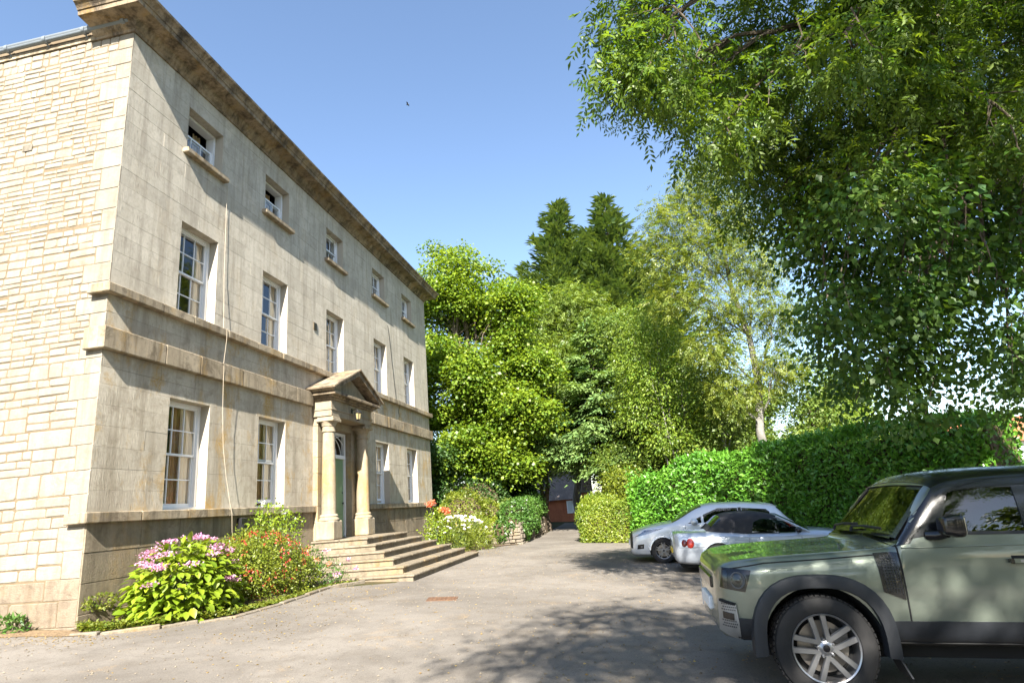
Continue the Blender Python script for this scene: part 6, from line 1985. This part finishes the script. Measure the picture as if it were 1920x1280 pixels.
# hydrangea: big leaves on a dome
hy = thing('hydrangea', 'lacecap hydrangea with pink flower heads and big leaves near the house corner', 'shrub', (.85, 1.15, gz(.85)))
n = 1700
d = unit_rand(n); d[:, 2] = np.abs(d[:, 2]) * 1.1 - .12; d = nrm(d)
k = RNG.uniform(.62, 1.02, (n, 1))
ctr = np.array([.88, 1.15, .10]); rad = np.array([.78, .98, 1.02])
P = ctr + d * k * rad
A = d * np.array([1, 1, .35]) + np.array([0, 0, -.30]) + RNG.normal(size=(n, 3)) * .38
N = np.array([0, 0, 1.0]) + d * .55 + RNG.normal(size=(n, 3)) * .28
L_ = RNG.uniform(.10, .19, n)
kk = P[:, 0] > .06
def big_leaves(name, P, A, N, L_, W_, T):
    """broad pointed leaf of six faces with a folded midrib"""
    A = nrm(A); S = nrm(np.cross(A, N)); N = np.cross(S, A)
    n = len(P)
    prof = [(0, 0.06), (.22, .72), (.5, 1.0), (.78, .62), (1, .02)]
    v = np.empty((n, len(prof) * 3, 3)); L2 = L_[:, None]; W2 = W_[:, None]
    for i, (t, wd) in enumerate(prof):
        mid = P + A * L2 * t - N * L2 * .22 * t * t
        v[:, i * 3] = mid + S * W2 * .5 * wd + N * W2 * .16 * wd
        v[:, i * 3 + 1] = mid
        v[:, i * 3 + 2] = mid - S * W2 * .5 * wd + N * W2 * .16 * wd
    q = []
    for i in range(len(prof) - 1):
        a, b = i * 3, (i + 1) * 3
        q += [(a, a + 1, b + 1, b), (a + 1, a + 2, b + 2, b + 1)]
    q = np.array(q); nf = len(q)
    idx = (q[None] + (np.arange(n) * len(prof) * 3)[:, None, None]).reshape(-1)
    me = bpy.data.meshes.new(name)
    me.vertices.add(n * len(prof) * 3); me.loops.add(len(idx)); me.polygons.add(n * nf)
    me.vertices.foreach_set('co', v.reshape(-1).astype(np.float32))
    me.loops.foreach_set('vertex_index', idx.astype(np.int32))
    me.polygons.foreach_set('loop_start', np.arange(0, len(idx), 4, dtype=np.int32))
    me.update(calc_edges=True)
    at = me.attributes.new('tone', 'FLOAT', 'FACE')
    at.data.foreach_set('value', np.repeat(np.clip(T, 0, 1), nf).astype(np.float32))
    return me
place_mesh('foliage', big_leaves('foliage', P[kk], A[kk], N[kk], L_[kk], L_[kk] * .66, .5 + .25 * RNG.normal(size=kk.sum())), 'lf_hydr', hy, tuple(hy.location))
heads = []
for q in range(46):
    dd = unit_rand(1)[0]; dd[2] = abs(dd[2]) * .9 + .25; dd = dd / np.linalg.norm(dd)
    if dd[0] < -.55: continue
    heads.append(ctr + dd * rad * np.array([1.04, 1.04, 1.06]))
flowering(hy, 'flower_heads', heads, .105, 'fl_pink', 60, .034, .22)
stems(hy, [h - np.array([0, 0, .02]) for h in heads], (.75, 1.15, gz(.8)), .007)
# fuchsia
fu = shrub('fuchsia_bush', 'loose bush dotted with small red flowers between hydrangea and steps', (1.0, 3.45, gz(1.0)), [(.85, 2.7, .40, .65, .62, .55), (.95, 3.45, .42, .68, .60, .62), (.65, 3.35, .82, .42, .55, .38), (1.15, 4.0, .22, .50, .42, .36), (.6, 2.4, .68, .40, .40, .32)], 'lf_bush', .055, 1250, .5, core=False, wob=.16)
flowering(fu, 'red_flowers', [np.array([.9, 3.15, .52]) + unit_rand(1)[0] * np.array([.74, 1.15, .62]) * RNG.uniform(.9, 1.1) for q in range(150)], .026, 'fl_red', 7, .045, 1.2, .55, .2)
stems(fu, [np.array([.9, 3.2, .65]) + unit_rand(1)[0] * np.array([.65, 1.0, .48]) for q in range(36)], (.9, 3.4, gz(1.0)), .005, 'bark')
# climbing rose above the fuchsia
ro = shrub('white_rose', 'straggly rose with one white bloom rising above the fuchsia', (.6, 3.95, gz(.6)), [(.55, 4.1, 1.42, .30, .42, .28), (.62, 4.6, 1.18, .30, .45, .30)], 'lf_hydr', .07, 300, .6, core=False, wob=.25)
flowering(ro, 'white_bloom', [(.55, 3.82, 1.72), (.62, 4.55, 1.52)], .04, 'fl_white', 26, .045, .9)
stems(ro, [(.55, 3.82, 1.68), (.5, 4.2, 1.6), (.62, 4.6, 1.4), (.7, 4.3, 1.3)], (.6, 4.0, gz(.6)), .006)
og = shrub('orange_flower_plant', 'low plant with orange and pink blooms against the near side of the steps', (1.9, 4.85, gz(1.9)), [(1.55, 4.65, .15, .40, .30, .26), (1.05, 4.8, .42, .35, .25, .30)], 'lf_ivy', .06, 480, .5, core=False, wob=.2)
flowering(og, 'orange_blooms', [(1.1, 4.68, .70), (1.4, 4.55, .45), (1.7, 4.5, .36)], .04, 'fl_coral', 22, .04, .8)
flowering(og, 'pink_blooms', [(2.1, 4.6, .40), (1.7, 4.4, .62), (2.2, 4.75, .22), (1.95, 4.35, .15)], .05, 'fl_pink', 26, .035, .6)
# coral roses right of the steps
cr = shrub('coral_rose', 'rose bush with two coral-red blooms at the far end of the steps', (1.9, 11.75, gz(1.9)), [(1.8, 11.75, .62, .38, .42, .42), (1.7, 11.9, 1.05, .25, .28, .28)], 'lf_hydr', .075, 260, .6, core=False, wob=.25)
flowering(cr, 'coral_blooms', [(1.62, 11.7, 1.52), (1.66, 11.85, 1.56), (2.0, 11.95, 1.30), (2.1, 12.05, 1.24)], .075, 'fl_coral', 60, .07, .7)
stems(cr, [(1.62, 11.7, 1.48), (2.0, 11.95, 1.26), (1.8, 11.6, .9), (1.7, 12, 1.1)], (1.85, 11.8, gz(1.9)), .007)
# daisies
da = shrub('daisy_clump', 'big clump of white daisies beside the far end of the steps', (2.2, 13.4, gz(2.2)), [(1.9, 13.1, .28, .75, .80, .62), (2.5, 14.0, .18, .65, .75, .50), (1.5, 13.9, .45, .6, .7, .6)], 'lf_bush', .13, 420, .16, 'plant', core=False, wob=.14)
hd = [np.array([2.05, 13.45, .25]) + np.array([math.cos(a) * r_ * 1.05, math.sin(a) * r_ * 1.25, .72 * math.sqrt(max(0, 1.05 - r_ * r_)) + .10]) for a, r_ in zip(RNG.uniform(0, 6.28, 95), np.sqrt(RNG.random(95)))]
n = 14
Hh = np.repeat(np.array(hd), n, 0)
ang = np.tile(np.arange(n) * 2 * math.pi / n, len(hd))
tl = np.repeat(RNG.normal(size=(len(hd), 3)) * .35 + np.array([.15, -.45, .8]), n, 0); tl = nrm(tl)
e1 = nrm(np.cross(tl, np.array([0, 0, 1.0]) + 1e-3)); e2 = np.cross(tl, e1)
dirs = e1 * np.cos(ang)[:, None] + e2 * np.sin(ang)[:, None]
place_mesh('petals', leaf_mesh('petals', Hh + dirs * .008, dirs, tl, np.full(len(Hh), .048), np.full(len(Hh), .022), RNG.random(len(Hh))), 'fl_white', da, tuple(da.location))
flowering(da, 'flower_centres', [np.array(h) + np.array([.004, -.008, .012]) for h in hd], .012, 'fl_yellow', 8, .018, .6)
stems(da, hd[:60], (2.05, 13.4, gz(2.1)), .004)
# fern at the foot of the side wall, weed at the corner
fe = shrub('small_fern', 'small fern growing at the foot of the rubble side wall', (-.95, -.18, gz(-.95)), [(-.95, -.2, .08, .24, .16, .16)], 'lf_ivy', .11, 700, .28, 'fern', core=False)
wd_ = shrub('wall_weed', 'dry weed growing out of the base of the house corner', (.16, .22, gz(0)), [(.16, .25, .34, .12, .28, .10)], 'lf_cover', .06, 700, .5, 'plant', core=False)
# ground cover and litter (uncountable)
n = 5200
t = RNG.random(n)
ku = np.array([(0.42, -.28), (.75, -.24), (1.28, .20), (1.82, .98), (1.9, 2.2), (1.8, 4.0), (2.2, 4.9)])
seg_i = np.minimum((t * 6).astype(int), 5); ft = t * 6 - seg_i
base = ku[seg_i] * (1 - ft)[:, None] + ku[seg_i + 1] * ft[:, None]
inw = np.abs(RNG.normal(size=n)) * .20
P = np.stack([base[:, 0] - inw * .8, base[:, 1] + inw * .5 * (base[:, 1] < 1), np.zeros(n)], 1)
P[:, 2] = -.055 * P[:, 0] + .02 + RNG.random(n) * .10 * np.exp(-((P[:, 1] - .3) / 1.2) ** 2) + RNG.random(n) * .03
me = leaf_mesh('ground_cover', P, RNG.normal(size=(n, 3)) * [1, 1, .3] + [0, 0, .3], RNG.normal(size=(n, 3)) * .4 + [0, 0, 1], RNG.uniform(.03, .075, n), RNG.uniform(.02, .05, n), RNG.random(n))
tag(link('ground_cover', me, 'lf_cover'), 'low leafy ground cover along the edge of the near flower bed', 'ground cover', kind='stuff')
n = 5200
x = np.concatenate([RNG.uniform(-4, 1.2, 900), RNG.uniform(1.2, 3.6, 700), RNG.uniform(2.9, 3.9, 500), RNG.uniform(2.5, 18, 3100)])
y = np.concatenate([-.35 - np.abs(RNG.normal(size=900)) * .45, RNG.uniform(-.6, 4.6, 700), RNG.uniform(11, 18, 500), RNG.uniform(-7.5, 14, 3100)])
sel = ~((x < 3.5) & (x > 1.2) & (y > 4.9) & (y < 11.2))
x, y = x[sel], y[sel]; n = len(x)
P = np.stack([x, y, -.055 * x + .012], 1)
l = RNG.uniform(.012, .045, n)
me = leaf_mesh('fallen_leaves', P, RNG.normal(size=(n, 3)) * [1, 1, .08], RNG.normal(size=(n, 3)) * .25 + [0, 0, 1], l, l * .6, RNG.random(n))
tag(link('fallen_leaves', me, 'lf_dry'), 'scattered dry leaves and grit on the drive', 'leaf litter', kind='stuff')

n = 9000
x = RNG.uniform(-3, 15, n); y = RNG.uniform(-7.5, 12, n)
sel = ~((x < 3.5) & (y > -.5) & (y < 17)); x, y = x[sel], y[sel]; n = len(x)
P = np.stack([x, y, -.055 * x + .009], 1)
l = RNG.uniform(.006, .020, n)
A_ = RNG.normal(size=(n, 3)) * [1, 1, 0]; S_ = nrm(np.cross(nrm(A_), [0, 0, 1.0])); A_ = nrm(A_)
v = np.empty((n, 5, 3)); v[:, 0] = P - A_ * l[:, None]; v[:, 1] = P + S_ * l[:, None] * .8; v[:, 2] = P + A_ * l[:, None]; v[:, 3] = P - S_ * l[:, None] * .8; v[:, 4] = P + np.array([0, 0, 1]) * l[:, None] * .8
me = bpy.data.meshes.new('grit')
me.from_pydata(v.reshape(-1, 3).tolist(), [], [(5 * i + a, 5 * i + b, 5 * i + 4) for i in range(n) for a, b in ((0, 1), (1, 2), (2, 3), (3, 0))])
tag(link('grit', me, 'kerb'), 'loose grit and small stones lying on the drive', 'grit', kind='stuff')

# ------------------------------------------------------------------ buildings beyond
M['brick'] = stone('red_brick', (0.42, 0.15, 0.075), (0.34, 0.115, 0.06), (0.16, 0.06, 0.035), .3, 0, stain=.3, scale=3, rnd=.2)
M['tile'] = stone('grey_tile', (0.27, 0.225, 0.21), (0.20, 0.17, 0.16), (0.09, 0.075, 0.07), .3, 0, stain=.5, scale=3, rnd=.35)
cot = thing('brick_cottage', 'red-brick cottage with a grey tiled roof at the end of the lane', 'house', (3.2, 38.5, gz(3)))
o3 = (3.2, 38.5, gz(3))
def cpart(mb, name, mat, parent=cot):
    o = mb.build(name, mat, parent, o3); o.location = (0, 0, 0); return o
cpart(MB().box(.2, 5.0, 38.6, 44, -.4, 1.5), 'wall', 'brick')
rf = cpart(MB().add([(-.1, 38.3, 1.4), (5.1, 38.3, 1.4), (5.1, 41.3, 3.9), (-.1, 41.3, 3.9), (-.1, 44.3, 1.4), (5.1, 44.3, 1.4)], [(0, 1, 2, 3), (3, 2, 5, 4)]), 'roof', 'tile')
rr = random.Random(8)
tile_me = MB().box(-.12, .12, 0, .012, -.16, .16).mesh('roof_tile')
tile_me.materials.append(M['tile'])
sl = math.atan2(2.5, 3.0); ct, stt = math.cos(sl), math.sin(sl)
for r_ in range(14):
    for c_ in range(21):
        o = link('roof_tile', tile_me, None, rf)
        u_ = (r_ + .5) * .275
        p = Vector((.0 + c_ * .245 + (.12 if r_ % 2 else 0), 38.3 + u_ * ct, 1.4 + u_ * stt + .03)) - Vector(o3)
        o.location = p
        o.rotation_euler = (-(math.pi / 2 - sl) + rr.uniform(-.03, .03) + .05, 0, rr.uniform(-.02, .02))
cpart(MB().add([(5.0, 38.6, 1.5), (5.0, 44, 1.5), (5.0, 41.3, 3.75)], [(0, 1, 2)]), 'gable', 'brick')
wn = cpart(MB().box(3.4, 4.3, 38.52, 38.62, .4, 1.3), 'window_frame', 'white_paint')
cpart(MB().box(3.47, 3.83, 38.505, 38.515, .46, 1.24), 'pane', 'pane', wn); cpart(MB().box(3.87, 4.23, 38.505, 38.515, .46, 1.24), 'pane', 'pane', wn)
post = thing('gate_pier', 'dark brick gate pier standing before the cottage', 'pier', (5.25, 33.5, gz(5.2)))
MB().cbox(-.32, .32, -.32, .32, -.1, 2.0, .02).build('shaft', 'brick', post); MB().cbox(-.40, .40, -.40, .40, 2.0, 2.14, .03).build('cap_stone', 'kerb', post)
whs = thing('white_house', 'white rendered house with a red roof glimpsed through leaves at the right edge', 'house', (36, 44, gz(36)))
o4 = (36, 44, gz(36))
def wpart(mb, name, mat, parent=whs):
    o = mb.build(name, mat, parent, o4); o.location = (0, 0, 0); return o
wpart(MB().box(33.5, 46, 44, 52, -1.6, 3.0), 'wall', 'white_paint')
wpart(MB().add([(33, 43.5, 2.9), (46.5, 43.5, 2.9), (46.5, 48, 5.0), (33, 48, 5.0), (33, 52.5, 2.9), (46.5, 52.5, 2.9)], [(0, 1, 2, 3), (3, 2, 5, 4)]), 'roof', 'brick')
for x_ in (35.0, 38.0, 41.0):
    fr_ = wpart(MB().box(x_ - .65, x_ + .65, 43.93, 44.02, .7, 2.2), 'window_frame', 'gutter')
    wpart(MB().box(x_ - .57, x_ + .57, 43.915, 43.925, .78, 2.12), 'pane', 'pane', fr_)

# ------------------------------------------------------------------ small things
mh = thing('manhole_cover', 'rusty square manhole cover set in the drive in front of the steps', 'manhole cover', (4.72, 2.85, gz(4.72) + .007))
mh.rotation_euler = (0, TH, .2)
M['rust'] = stone('rusty_iron', (0.15, 0.085, 0.05), (0.11, 0.06, 0.036), (0.045, 0.028, 0.02), .2, 0, stain=.5, scale=6, rnd=0)
MB().cbox(-.27, .27, -.22, .22, -.01, .006, .003).build('frame', 'rust', mh)
mb = MB()
for i in range(6):
    for j in range(5): mb.box(-.22 + i * .08, -.175 + i * .08, -.17 + j * .075, -.13 + j * .075, .006, .011)
mb.build('cover_plate', 'rust', mh)
BS = .5
bird = thing('flying_bird', 'tiny dark bird flying in the sky right of the house', 'bird', (-1.9, 21.5, 24.8))
mb = MB()
mb.lathe([(.0, -.22), (.03, -.17), (.06, -.05), (.065, .04), (.04, .13), (.02, .16), (0, .2)], 10, axis='x')
mb.build('body', 'black_metal', bird)
for s in (-1, 1):
    v = [(.06, s * .03, .02), (.10, s * .22, .12), (.0, s * .46, .10), (-.08, s * .20, .09), (-.08, s * .03, .02)]
    v += [(x_, y_, z_ - .012) for x_, y_, z_ in v]
    MB().add(v, [(0, 1, 2, 3, 4), (9, 8, 7, 6, 5)] + [(i, (i + 1) % 5, 5 + (i + 1) % 5, 5 + i) for i in range(5)]).build('wing', 'black_metal', bird)
bird.scale = (BS, BS, BS)
bo = thing('boulder', 'dark mossy boulder at the foot of the side wall on the left edge', 'rock', (-1.62, -.28, gz(-1.6)))
bm = bmesh.new(); bmesh.ops.create_icosphere(bm, subdivisions=4, radius=1)
for q in bm.verts:
    k_ = 1 + .16 * tri_noise(q.co.x * 2, q.co.y * 2 + q.co.z * 1.5, 2) + .05 * tri_noise(q.co.x * 7, q.co.z * 7, 5)
    q.co = Vector((q.co.x * .34 * k_, q.co.y * .2 * k_, q.co.z * .26 * k_ + .12))
me = bpy.data.meshes.new('boulder_stone'); bm.to_mesh(me); bm.free()
me.polygons.foreach_set('use_smooth', [True] * len(me.polygons))
link('boulder_stone', me, 'rust', bo)
